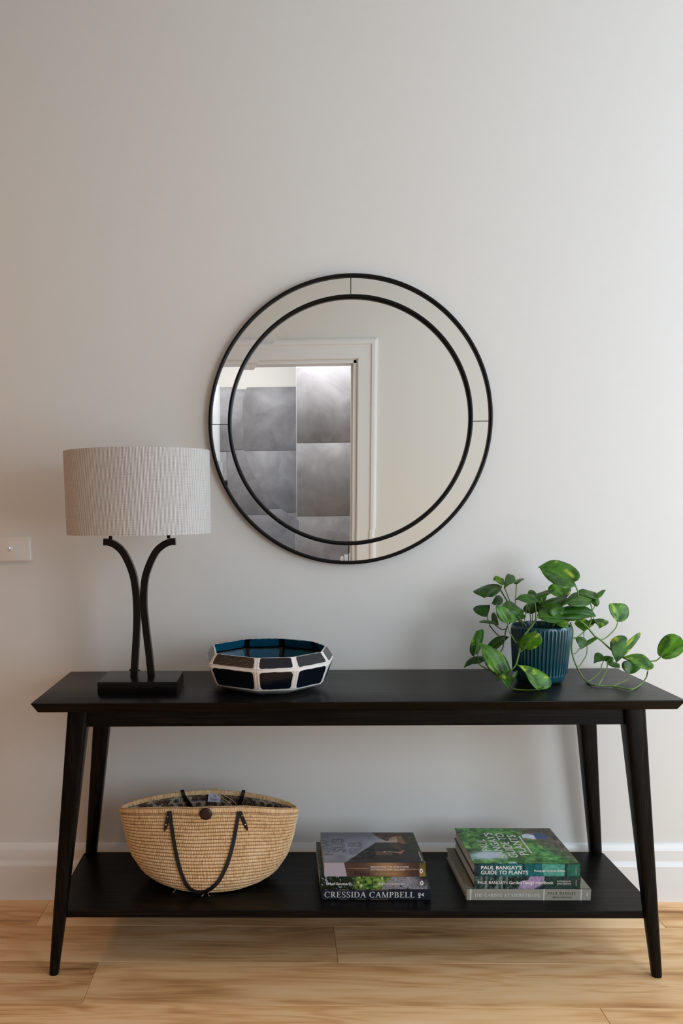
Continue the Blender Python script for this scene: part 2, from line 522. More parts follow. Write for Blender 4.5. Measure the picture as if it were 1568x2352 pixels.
# bathroom beyond the doorway: concrete-look tiles up to 2.2 m, white above
def tiled(name, axis, c, a0, a1, z1, tw, th, off, faces_to):
    """a wall with its tiles as parts; axis 'y' = plane of constant y"""
    t = 0.008
    TZ = 2.197
    if axis == 'y':
        w = struct(box(name, a0, a1, c - 0.08, c, -0.02, z1, M_WALL_OPP))
    else:
        w = struct(box(name, c, c + 0.08, a0, a1, -0.02, z1, M_WALL_OPP))
    z = TZ; row = 0
    while z > 0.02:
        zb = max(z - th, 0.0)
        x = a0 - (off if row % 2 else 0.0)
        while x < a1 - 1e-4:
            xa, xb = max(x, a0), min(x + tw, a1)
            if xb - xa > 0.02:
                g = 0.0015
                if axis == 'y':
                    box('tile', xa + g, xb - g, c, c + t, zb + g, z - g, M_TILE, w, bevel=0.001, seg=1)
                else:
                    box('tile', c - t * faces_to, c, xa + g, xb - g, zb + g, z - g, M_TILE, w, bevel=0.001, seg=1)
            x += tw
        z = zb; row += 1
    return w
tiled('wall_bathroom_back', 'y', -4.6, -0.9, 0.30, CEIL, 0.62, 0.515, 0.12, 1)
tiled('wall_bathroom_nib', 'y', -3.7, 0.14, 1.75, CEIL, 1.2, 0.527, 0.0, 1)
struct(box('wall_bathroom_left', -0.98, -0.9, -4.68, RY - 0.1, -0.02, CEIL, M_WALL_OPP))
struct(box('wall_bathroom_right', 1.75, 1.83, -4.68, RY - 0.1, -0.02, CEIL, M_WALL_OPP))
struct(box('floor_bathroom', -0.98, 1.83, -4.68, RY - 0.1, -0.06, 0.0, M_GROUT))

# vanity with a tumbler on it, at the foot of the mirrored view
van = root('bathroom_vanity', (0.62, -3.47, 0.0), 'white vanity cabinet in the mirrored bathroom, below the tiled wall', 'vanity')
box('cabinet_body', 0.40, 0.98, -3.68, -3.28, 0.12, 0.775, M_TRIM, van, bevel=0.003)
box('worktop', 0.39, 0.99, -3.685, -3.27, 0.775, 0.80, plain('vanity_top', lin((205, 203, 200)), 0.3, var=0.05), van, bevel=0.003)
box('plinth', 0.43, 0.95, -3.66, -3.32, 0.0, 0.12, M_TRIM, van)
m, N, L, b = new_mat('tumbler_glass')
b.inputs['Base Color'].default_value = (0.9, 0.93, 0.93, 1); b.inputs['Roughness'].default_value = 0.05; b.inputs['Alpha'].default_value = 0.35
M_TUMB = m
V1, F1 = lathe_geo([(0.0, 0.0), (0.036, 0.0), (0.040, 0.085), (0.0375, 0.085), (0.034, 0.006), (0.0, 0.006)], 28, (0.515, -3.56, 0.8005))
t = obj('glass_tumbler', V1, F1, M_TUMB, smooth=True)
tag(t, 'clear glass tumbler on the vanity, at the lower edge of the mirror', 'tumbler')
V1, F1 = lathe_geo([(0.0, 0.0), (0.011, 0.0), (0.012, 0.06), (0.010, 0.066), (0.006, 0.07), (0.006, 0.074), (0.0, 0.074)], 20, (0.462, -3.54, 0.8005))
t = obj('white_bottle', V1, F1, M_PLASTIC, smooth=True)
tag(t, 'tiny white bottle beside the glass tumbler in the mirror', 'bottle')

# skirting boards: stepped profile
def skirting(name, x0, x1, y, s):
    prof = [(0.0, 0.0), (0.021, 0.0), (0.021, 0.112), (0.0195, 0.1155), (0.0145, 0.124), (0.0135, 0.128), (0.0135, 0.160), (0.011, 0.168), (0.0075, 0.176), (0.004, 0.180), (0.0, 0.1805)]
    V, F = [], []
    for x in (x0, x1):
        V += [(x, y + s * d, z) for d, z in prof]
    k = len(prof)
    for j in range(k):
        F.append((j, (j + 1) % k, k + (j + 1) % k, k + j))
    F.append(tuple(range(k))); F.append(tuple(range(2 * k - 1, k - 1, -1)))
    return struct(obj(name, V, F, M_TRIM))
skirting('baseboard_back', RX0, RX1, 0.0, -1)
skirting('baseboard_front_left', RX0, DX0 - 0.13, RY, 1)
skirting('baseboard_front_right', DX1 + 0.13, RX1, RY, 1)

# floor: every plank is a part
fl = struct(box('floor', RX0, RX1, RY - 0.1, 0.0, -0.06, -0.0125, M_SUB))
ROW, PL = 0.1905, 1.82
seams = [-0.718, 0.152, -0.490, 0.767]
rows = int(3.1 / ROW) + 2
rnd = random.Random(4)
plank_cache = {}
for k in range(rows):
    y1 = 0.013 - ROW * k
    y0 = y1 - ROW
    y1c, y0c = min(y1, -0.0), max(y0, RY - 0.1)
    if y1c - y0c < 0.01: continue
    s = seams[k] if k < 4 else rnd.uniform(-0.9, 0.9)
    x = s
    while x > RX0: x -= PL
    while x < RX1:
        xa, xb = max(x, RX0), min(x + PL, RX1)
        if xb - xa > 0.02:
            key = (round(xb - xa, 3), round(y1c - y0c, 3))
            if key not in plank_cache:
                lx, ly = (xb - xa) / 2 - 0.0004, (y1c - y0c) / 2 - 0.0004
                v, f = box_geo(-lx, lx, -ly, ly, -0.012, 0.0)
                me = mesh_from('plank', v, f)
                bm = bmesh.new(); bm.from_mesh(me)
                bmesh.ops.bevel(bm, geom=[e for e in bm.edges if all(q.co.z > -0.001 for q in e.verts)], offset=0.0009, segments=1, affect='EDGES')
                bm.to_mesh(me); bm.free()
                me.materials.append(M_OAK)
                plank_cache[key] = me
            o = bpy.data.objects.new('plank', plank_cache[key]); COL.objects.link(o)
            o.parent = fl; o.location = ((xa + xb) / 2, (y0c + y1c) / 2, 0.0)
        x += PL

# ------------------------------------------------------------------ console table
TZ = 0.7289
TC = Vector((0.18335, -0.238, 0.0))
t_rot = 0.0035
tc, ts = math.cos(t_rot), math.sin(t_rot)
table = root('console_table', (tc * TC.x - ts * TC.y, ts * TC.x + tc * TC.y, 0.0),
             'long black-stained oak console table with splayed legs and lower shelf against the wall', 'table', rz=t_rot)
def tobj(name, verts, faces, mat, parent=table, smooth=False):
    return link(name, mesh_from(name, verts, faces, smooth), mat, parent)
def rrect(hx, hy, r, n=5):
    out = []
    for cx, cy, a0 in ((hx - r, hy - r, 0), (-hx + r, hy - r, PI / 2), (-hx + r, -hy + r, PI), (hx - r, -hy + r, 1.5 * PI)):
        for i in range(n + 1):
            a = a0 + PI / 2 * i / n
            out.append((cx + r * math.cos(a), cy + r * math.sin(a)))
    return out
def slab(name, levels, mat, parent=table):
    """levels: (hx, hy, r, z) from bottom to top"""
    V, F = [], []
    for hx, hy, r, z in levels:
        V += [(x, y, z) for x, y in rrect(hx, hy, r)]
    k = len(V) // len(levels)
    for i in range(len(levels) - 1):
        for j in range(k):
            j2 = (j + 1) % k
            F.append((i * k + j, i * k + j2, (i + 1) * k + j2, (i + 1) * k + j))
    F.append(tuple(range(k - 1, -1, -1))); F.append(tuple((len(levels) - 1) * k + j for j in range(k)))
    return auto_smooth(tobj(name, V, F, mat, parent), 30)
HX, HY = 0.79975, 0.20205
slab('tabletop', [(HX - 0.013, HY - 0.013, 0.004, 0.7035), (HX - 0.012, HY - 0.012, 0.004, 0.7045), (HX - 0.0015, HY - 0.0015, 0.004, 0.7245), (HX, HY, 0.004, 0.7270), (HX - 0.0003, HY - 0.0003, 0.004, 0.7283), (HX - 0.0014, HY - 0.0014, 0.003, TZ)], M_WOOD_X)
def leg(sx, sy):
    secs = [(0.7045, 0.688, 0.160, 0.0265, 5.0), (0.45, 0.7205, 0.1695, 0.0222, 4.0), (0.174, 0.7560, 0.1800, 0.0172, 3.0), (0.004, 0.7790, 0.1868, 0.0126, 2.3), (0.0, 0.7795, 0.187, 0.0116, 2.2)]
    n = 28
    V, F = [], []
    for z, ox, oy, r, p in secs:
        for i in range(n):
            a = 2 * PI * i / n
            c, s = math.cos(a), math.sin(a)
            V.append((sx * ox + r * math.copysign(abs(c) ** (2 / p), c), sy * oy + r * math.copysign(abs(s) ** (2 / p), s), z))
    for i in range(len(secs) - 1):
        for j in range(n):
            j2 = (j + 1) % n
            F.append((i * n + j, i * n + j2, (i + 1) * n + j2, (i + 1) * n + j))
    F.append(tuple(range(n))); F.append(tuple((len(secs) - 1) * n + j for j in range(n)))
    return auto_smooth(tobj('leg', V, F, M_WOOD_Z), 40)
for sx in (-1, 1):
    for sy in (-1, 1):
        leg(sx, sy)
def tbox(name, x0, x1, y0, y1, z0, z1, mat, bevel=0.0015):
    v, f = box_geo(x0, x1, y0, y1, z0, z1)
    o = tobj(name, v, f, mat)
    bm = bmesh.new(); bm.from_mesh(o.data)
    bmesh.ops.bevel(bm, geom=list(bm.edges), offset=bevel, segments=2, affect='EDGES')
    bm.to_mesh(o.data); bm.free()
    return auto_smooth(o, 50)
tbox('front_apron', -0.672, 0.672, -0.172, -0.152, 0.661, 0.7035, M_WOOD_X)
tbox('back_apron', -0.672, 0.672, 0.152, 0.172, 0.661, 0.7035, M_WOOD_X)
tbox('side_apron', -0.700, -0.680, -0.150, 0.150, 0.661, 0.7035, M_WOOD_Y)
tbox('side_apron', 0.680, 0.700, -0.150, 0.150, 0.661, 0.7035, M_WOOD_Y)
SZ = 0.1744
slab('shelf', [(0.7765, 0.1805, 0.012, SZ - 0.0205), (0.778, 0.182, 0.013, SZ - 0.019), (0.778, 0.182, 0.013, SZ - 0.0015), (0.7768, 0.1808, 0.012, SZ)], M_WOOD_X)

# ------------------------------------------------------------------ round mirror
MC = Vector((0.2056, 0.0, 1.4371))
mir = root('round_wall_mirror', (MC.x, -0.001, MC.z - 0.40), 'large round mirror with two thin black rings hung above the console table', 'mirror')
rot_m = R_(-0.15)
def ring(name, prof, mat, parent=mir, n=160, smooth=True):
    v, f = lathe_geo(prof, n, (MC.x, 0.0, MC.z), axis='y', closed=True)
    return auto_smooth(obj(name, v, f, mat, parent), 40)
ring('back_board', [(0.02, 0.001), (0.396, 0.001), (0.396, 0.010), (0.02, 0.010)], M_BLACK_METAL)
ring('outer_frame', [(0.3905, 0.001), (0.3995, 0.001), (0.4003, 0.004), (0.4003, 0.021), (0.3990, 0.0232), (0.3965, 0.0242), (0.3930, 0.0238), (0.3905, 0.0215)], M_BLACK_METAL)
ring('inner_frame', [(0.3335, 0.010), (0.3445, 0.010), (0.3450, 0.012), (0.3450, 0.0235), (0.3435, 0.0262), (0.3405, 0.0275), (0.3370, 0.0265), (0.3345, 0.0235), (0.3335, 0.0200)], M_BLACK_METAL)
for q in range(4):
    g = 0.0011 / 0.368
    a0, a1 = rot_m + q * PI / 2 + g, rot_m + (q + 1) * PI / 2 - g
    # each ring segment is its own pane, very slightly out of plane
    tilt = [0.0012, 0.0016, 0.0022, 0.0010][q]
    v, f = lathe_geo([(0.3455, 0.0105), (0.3900, 0.0105), (0.3900, 0.0150 + tilt * 0.05), (0.3455, 0.0150)], 48, (MC.x, 0.0, MC.z), axis='y', closed=True, a0=a0, a1=a1)
    obj('mirror_pane', v, f, M_MIRROR, mir)
# centre glass: flat disc with a ground bevel round its rim
disc = []
v, f = lathe_geo([(0.001, 0.0150), (0.308, 0.0150)], 160, (MC.x, 0.0, MC.z), axis='y')
obj('centre_glass', v, f, M_MIRROR, mir, fix=False)
v, f = lathe_geo([(0.308, 0.0150), (0.3335, 0.01487)], 160, (MC.x, 0.0, MC.z), axis='y')
obj('bevelled_rim', v, f, M_MIRROR, mir, fix=False)

# ------------------------------------------------------------------ switch plate
sw = root('light_switch', (-0.785, 0.0, 1.0545), 'white wall switch plate with a round lit button at the left edge', 'switch')
V, F = [], []
lv = [(0.0572, 0.0358, 0.0, 0.006), (0.0572, 0.0358, 0.006, 0.006), (0.0566, 0.0352, 0.0078, 0.006), (0.0550, 0.0336, 0.0085, 0.005)]
for hx, hz, d, r in lv:
    V += [(-0.785 + x, -d, 1.0903 + z) for x, z in rrect(hx, hz, r)]
k = len(V) // 4
for i in range(3):
    for j in range(k):
        F.append((i * k + j, i * k + (j + 1) % k, (i + 1) * k + (j + 1) % k, (i + 1) * k + j))
F.append(tuple(range(k))); F.append(tuple(3 * k + j for j in range(k)))
auto_smooth(obj('plate', V, F, M_PLASTIC, sw), 30)
V, F = lathe_geo([(0.0, 0.0075), (0.0068, 0.0075), (0.0068, 0.0100), (0.0058, 0.0112), (0.003, 0.0118), (0.0, 0.0118)], 28, (-0.785, 0.0, 1.0915), axis='y')
btn = obj('button', V, F, M_PLASTIC, sw, smooth=True)
m, N, L, b = new_mat('blue_indicator')
b.inputs['Base Color'].default_value = (0.3, 0.45, 1, 1); b.inputs['Emission Color'].default_value = (0.45, 0.6, 1, 1); b.inputs['Emission Strength'].default_value = 1.3
V, F = lathe_geo([(0.0, 0.0115), (0.0022, 0.0115), (0.0022, 0.0124), (0.0, 0.0127)], 16, (-0.786, 0.0, 1.0940), axis='y')
obj('indicator_light', V, F, m, btn, smooth=True)

# ------------------------------------------------------------------ table lamp
LX, LY = -0.362, -0.268
lamp = root('table_lamp', (LX, LY, TZ), 'dark metal table lamp with two curved arms and a wide grey ribbed shade', 'lamp')
box('base', -0.469, -0.2625, -0.342, -0.193, TZ + 0.0003, TZ + 0.0320, M_BRONZE, lamp, bevel=0.0012)
def lamp_arm(path, w=0.0175, d=0.020):
    """square bar bent in the plane of the lamp"""
    P = catmull([(x, LY, z) for x, z in path], 8)
    n = len(P)
    V, F = [], []
    for i in range(n):
        t = (P[min(i + 1, n - 1)] - P[max(i - 1, 0)]).normalized()
        s = Vector((t.z, 0, -t.x))
        for a, b_ in ((-1, -1), (1, -1), (1, 1), (-1, 1)):
            V.append(P[i] + s * (a * w / 2) + Vector((0, b_ * d / 2, 0)))
    for i in range(n - 1):
        for k in range(4):
            k2 = (k + 1) % 4
            F.append((i * 4 + k, i * 4 + k2, (i + 1) * 4 + k2, (i + 1) * 4 + k))
    F.append((0, 1, 2, 3)); F.append(tuple((n - 1) * 4 + k for k in range(4)))
    return auto_smooth(obj('arm', V, F, M_BRONZE, lamp), 40)
zb = TZ + 0.0315
left_path = [(-0.3860, zb), (-0.3805, 0.82), (-0.3735, 0.90), (-0.3720, 0.96), (-0.3760, 1.015), (-0.3850, 1.052), (-0.4020, 1.089), (-0.4210, 1.109), (-0.4390, 1.1175), (-0.4530, 1.1185)]
right_path = [(-0.3395, zb), (-0.3435, 0.82), (-0.3505, 0.90), (-0.3535, 0.96), (-0.3490, 1.015), (-0.3380, 1.052), (-0.3190, 1.089), (-0.2990, 1.108), (-0.2800, 1.1165), (-0.2655, 1.1175)]
lamp_arm(left_path); lamp_arm(right_path)
for px in (-0.4350, -0.2835):
    box('post', px - 0.0042, px + 0.0042, LY - 0.0042, LY + 0.0042, 1.1255, 1.165, M_BRONZE, lamp, bevel=0.0005)
box('crossbar', -0.4400, -0.2785, LY - 0.004, LY + 0.004, 1.160, 1.168, M_BRONZE, lamp, bevel=0.0008)
# ribbed grasscloth shade, slightly oval
SHX, SHY, SHC = 0.1862, 0.165, -0.3592
def shade_mat():
    m, N, L, b = new_mat('ribbed_grasscloth')
    uv = N.new('ShaderNodeUVMap'); uv.uv_map = 'cloth'
    sp = N.new('ShaderNodeSeparateXYZ'); L.new(uv.outputs[0], sp.inputs[0])
    def math_(op, a, bb=None, c=None):
        n = N.new('ShaderNodeMath'); n.operation = op
        for i, s in enumerate((a, bb, c)):
            if s is None: continue
            if isinstance(s, (int, float)): n.inputs[i].default_value = s
            else: L.new(s, n.inputs[i])
        return n.outputs[0]
    U = sp.outputs['X']; Vv = sp.outputs['Y']
    # horizontal weft wobble makes the ribs look beaded
    weft = math_('SINE', math_('MULTIPLY', Vv, 2 * PI / 0.0042))
    ub = math_('ADD', U, math_('MULTIPLY', weft, 0.00028))
    rib = math_('SINE', math_('MULTIPLY', ub, 2 * PI / 0.0034))
    rib2 = math_('MULTIPLY_ADD', rib, 0.5, 0.5)
    bead = math_('MULTIPLY_ADD', weft, 0.10, 0.9)
    h = math_('MULTIPLY', rib2, bead)
    # slubs: darker threads running round the shade
    mp = N.new('ShaderNodeMapping'); mp.inputs['Scale'].default_value = (14, 420, 1); L.new(uv.outputs[0], mp.inputs['Vector'])
    nz = N.new('ShaderNodeTexNoise'); nz.inputs['Scale'].default_value = 1.0; nz.inputs['Detail'].default_value = 3; L.new(mp.outputs['Vector'], nz.inputs['Vector'])
    sl = N.new('ShaderNodeMapRange'); sl.inputs['From Min'].default_value = 0.30; sl.inputs['From Max'].default_value = 0.45; sl.inputs['To Min'].default_value = 0.84; sl.inputs['To Max'].default_value = 1.0
    L.new(nz.outputs['Fac'], sl.inputs['Value'])
    r = ramp(N, [(0.05, lin((112, 100, 94))), (0.38, lin((206, 200, 196))), (0.9, lin((248, 246, 244)))])
    L.new(h, r.inputs['Fac'])
    mx = N.new('ShaderNodeMix'); mx.data_type = 'RGBA'; mx.blend_type = 'MULTIPLY'; mx.inputs['Factor'].default_value = 1.0
    L.new(r.outputs['Color'], mx.inputs['A'])
    cc = N.new('ShaderNodeCombineColor'); 
    for i in range(3): L.new(sl.outputs['Result'], cc.inputs[i])
    L.new(cc.outputs[0], mx.inputs['B']); L.new(mx.outputs['Result'], b.inputs['Base Color'])
    b.inputs['Roughness'].default_value = 0.8; b.inputs['Specular IOR Level'].default_value = 0.25
    bp = N.new('ShaderNodeBump'); bp.inputs['Strength'].default_value = 0.5; bp.inputs['Distance'].default_value = 0.0008
    L.new(h, bp.inputs['Height']); L.new(bp.outputs['Normal'], b.inputs['Normal'])
    return m
M_SHADE = shade_mat()
M_SHADE_IN = plain('shade_lining', lin((235, 230, 220)), 0.7)
def oval_wall(name, hx, hy, t, z0, z1, mat, parent, n=120, flare=0.0):
    V, F, UV = [], [], []
    per = 0.0; us = [0.0]
    for i in range(n):
        a, b_ = 2 * PI * i / n, 2 * PI * (i + 1) / n
        per += math.hypot(hx * (math.cos(b_) - math.cos(a)), hy * (math.sin(b_) - math.sin(a))); us.append(per)
    ring_ = [(hx, hy, z0), (hx + flare, hy + flare, z1), (hx - t + flare, hy - t + flare, z1), (hx - t, hy - t, z0)]
    for i in range(n):
        a = 2 * PI * i / n
        for x, y, z in ring_:
            V.append((SHC + x * math.cos(a), LY + y * math.sin(a), z))
    for i in range(n):
        i2 = (i + 1) % n
        for k in range(4):
            F.append((i * 4 + k, i2 * 4 + k, i2 * 4 + (k + 1) % 4, i * 4 + (k + 1) % 4))
            vz = [ring_[k][2], ring_[k][2], ring_[(k + 1) % 4][2], ring_[(k + 1) % 4][2]]
            UV += [(us[i], vz[0]), (us[i + 1], vz[1]), (us[i + 1], vz[2]), (us[i], vz[3])]
    o = obj(name, V, F, mat, parent, fix=False)
    l = o.data.uv_layers.new(name='cloth')
    for i, uvv in enumerate(UV): l.data[i].uv = uvv
    for p in o.data.polygons: p.use_smooth = True
    return auto_smooth(o, 40)
shade = oval_wall('lamp_shade', SHX, SHY, 0.0018, 1.1385, 1.3480, M_SHADE, lamp)
oval_wall('shade_lining', SHX - 0.0019, SHY - 0.0019, 0.0006, 1.1400, 1.3465, M_SHADE_IN, shade)
# flex leaving the back of the base
v, f = tube_geo(catmull([(-0.372, -0.1935, TZ + 0.012), (-0.38, -0.178, TZ + 0.022), (-0.405, -0.150, TZ + 0.031), (-0.425, -0.115, TZ + 0.018), (-0.43, -0.07, TZ + 0.004), (-0.43, -0.041, TZ + 0.0035)], 8), 0.0028, 8)
obj('power_cord', v, f, M_BLACK_METAL, lamp, smooth=True)

# ------------------------------------------------------------------ faceted bowl
BC = Vector((-0.0300, -0.2420, TZ))
bowl = root('faceted_bowl', (BC.x, BC.y, BC.z), 'black and white faceted glass bowl with blue inside on the console table', 'bowl')
rim = [(-0.188, -0.1844), (-0.1687, -0.3319), (-0.0607, -0.4065), (0.0323, -0.3917), (0.1015, -0.3129), (0.1153, -0.2226), (0.0821, -0.1542), (0.0056, -0.0780), (-0.1032, -0.0788)]
dirs = []
for x, y in rim:
    d = Vector((x - (-0.036), y - (-0.242), 0)); dirs.append(d.normalized())
NB = len(dirs)
def bring(r, z, rc=BC):
    return [Vector((rc.x + d.x * r, rc.y + d.y * r, TZ + z)) for d in dirs]
h_rim, h_sh, h_lo = 0.1030, 0.0750, 0.0200
R_RIM, R_SH, R_LO, R_BASE = 0.161, 0.181, 0.160, 0.112
lv_out = [bring(R_BASE, 0.0004), bring(R_LO, h_lo), bring(R_SH, h_sh), bring(R_RIM, h_rim)]
lv_in = [bring(R_RIM - 0.005, h_rim), bring(R_SH - 0.010, h_sh), bring(R_LO - 0.012, h_lo + 0.004), bring(R_BASE - 0.02, 0.010)]
def shell(name, levels, mat, parent, cap0, cap1):
    V, F = [], []
    for l in levels: V += l
    for i in range(len(levels) - 1):
        for j in range(NB):
            j2 = (j + 1) % NB
            F.append((i * NB + j, i * NB + j2, (i + 1) * NB + j2, (i + 1) * NB + j))
    if cap0: F.append(tuple(range(NB - 1, -1, -1)))
    if cap1: F.append(tuple((len(levels) - 1) * NB + j for j in range(NB)))
    o = obj(name, V, F, mat, parent)
    return o
body = shell('body', lv_out + [lv_in[0]], M_WHITE_GLAZE, bowl, True, False)
bm = bmesh.new(); bm.from_mesh(body.data)
eds = [e for e in bm.edges if len(e.link_faces) == 2 and min(v_.co.z for v_ in e.verts) > 0.005 and max(v_.co.z for v_ in e.verts) < h_rim - 0.001 or (len(e.link_faces) == 2 and abs(e.verts[0].co.z - e.verts[1].co.z) > 0.02)]
bmesh.ops.bevel(bm, geom=eds, offset=0.004, segments=3, affect='EDGES')
bm.to_mesh(body.data); bm.free()
auto_smooth(body, 30)
inside = shell('inside', lv_in, M_INK_IN, bowl, False, True)
def facet_panel(name, q, inset, lift, mat, parent, wob, seed, corner=0.008):
    """rounded, slightly wavy panel lying on the quad q (4 corners), proud by lift"""
    a, b_, c, d = [Vector(p) for p in q]
    ex = (b_ - a); n = ex.cross(d - a).normalized()
    iu0, iu1, iv0, iv1 = inset
    rr_ = random.Random(seed)
    def P(u, v_): return (a * (1 - u) + b_ * u) * (1 - v_) + (d * (1 - u) + c * u) * v_
    lu = ((b_ - a).length + (c - d).length) / 2; lvv = ((d - a).length + (c - b_).length) / 2
    u0, u1, v0, v1 = iu0 / lu, 1 - iu1 / lu, iv0 / lvv, 1 - iv1 / lvv
    cu, cv = corner / lu, corner / lvv
    pts = []
    def arc(cx, cy, a0):
        for i in range(4):
            t = a0 + PI / 2 * i / 3
            pts.append((cx + cu * math.cos(t), cy + cv * math.sin(t)))
    def edge(p0, p1, k):
        for i in range(1, k):
            pts.append((p0[0] + (p1[0] - p0[0]) * i / k, p0[1] + (p1[1] - p0[1]) * i / k))
    arc(u1 - cu, v1 - cv, 0); edge((u1 - cu, v1), (u0 + cu, v1), 7)
    arc(u0 + cu, v1 - cv, PI / 2); edge((u0, v1 - cv), (u0, v0 + cv), 4)
    arc(u0 + cu, v0 + cv, PI); edge((u0 + cu, v0), (u1 - cu, v0), 7)
    arc(u1 - cu, v0 + cv, 1.5 * PI); edge((u1, v0 + cv), (u1, v1 - cv), 4)
    V = []
    k = len(pts)
    jit = [(rr_.uniform(-wob, wob) / lu, rr_.uniform(-wob, wob) / lvv) for _ in pts]
    for (u, v_), (ju, jv) in zip(pts, jit): V.append(P(u + ju, v_ + jv) - n * 0.001)
    for (u, v_), (ju, jv) in zip(pts, jit): V.append(P(u + ju, v_ + jv) + n * lift)
    F = [tuple(range(k, 2 * k))]
    for j in range(k): F.append((j, (j + 1) % k, k + (j + 1) % k, k + j))
    return obj(name, V, F, mat, parent)
for j in range(NB):
    j2 = (j + 1) % NB
    lo, sh_, rm = lv_out[1], lv_out[2], lv_out[3]
    facet_panel('lower_panel', (lo[j], lo[j2], sh_[j2], sh_[j]), (0.0085, 0.0085, 0.0035, 0.0055), 0.0007, M_NAVY, body, 0.0008, j)
    facet_panel('upper_panel', (sh_[j], sh_[j2], rm[j2], rm[j]), (0.0080, 0.0080, 0.0055, 0.0002), 0.0006, M_NAVY, body, 0.0008, 50 + j, corner=0.005)
    i0, i1, i2 = lv_in[0], lv_in[1], lv_in[2]
    facet_panel('inner_panel', (i0[j], i0[j2], i1[j2], i1[j]), (0.009, 0.009, 0.0005, 0.005), 0.0005, M_TEAL_IN, inside, 0.0012, 90 + j)
    facet_panel('inner_panel', (i1[j], i1[j2], i2[j2], i2[j]), (0.008, 0.008, 0.004, 0.003), 0.0005, M_TEAL_IN, inside, 0.0012, 130 + j)
# ------------------------------------------------------------------ lettering
def text_geo(s, bold=0.0, outline=0.0, spacing=1.0, line=1.0, align='LEFT'):
    cu = bpy.data.curves.new('lettering', 'FONT')
    cu.body = s; cu.resolution_u = 3; cu.offset = bold; cu.space_character = spacing; cu.space_line = line; cu.align_x = align
    if outline > 0:
        cu.fill_mode = 'NONE'; cu.bevel_depth = outline; cu.bevel_resolution = 0
    else:
        cu.fill_mode = 'FRONT'
    o = bpy.data.objects.new('lettering', cu); COL.objects.link(o)
    dg = bpy.context.evaluated_depsgraph_get()
    me = bpy.data.meshes.new_from_object(o.evaluated_get(dg))
    V = [(v.co.x, v.co.y) for v in me.vertices]; F = [tuple(p.vertices) for p in me.polygons]
    bpy.data.objects.remove(o, do_unlink=True); bpy.data.curves.remove(cu); bpy.data.meshes.remove(me)
    return V, F

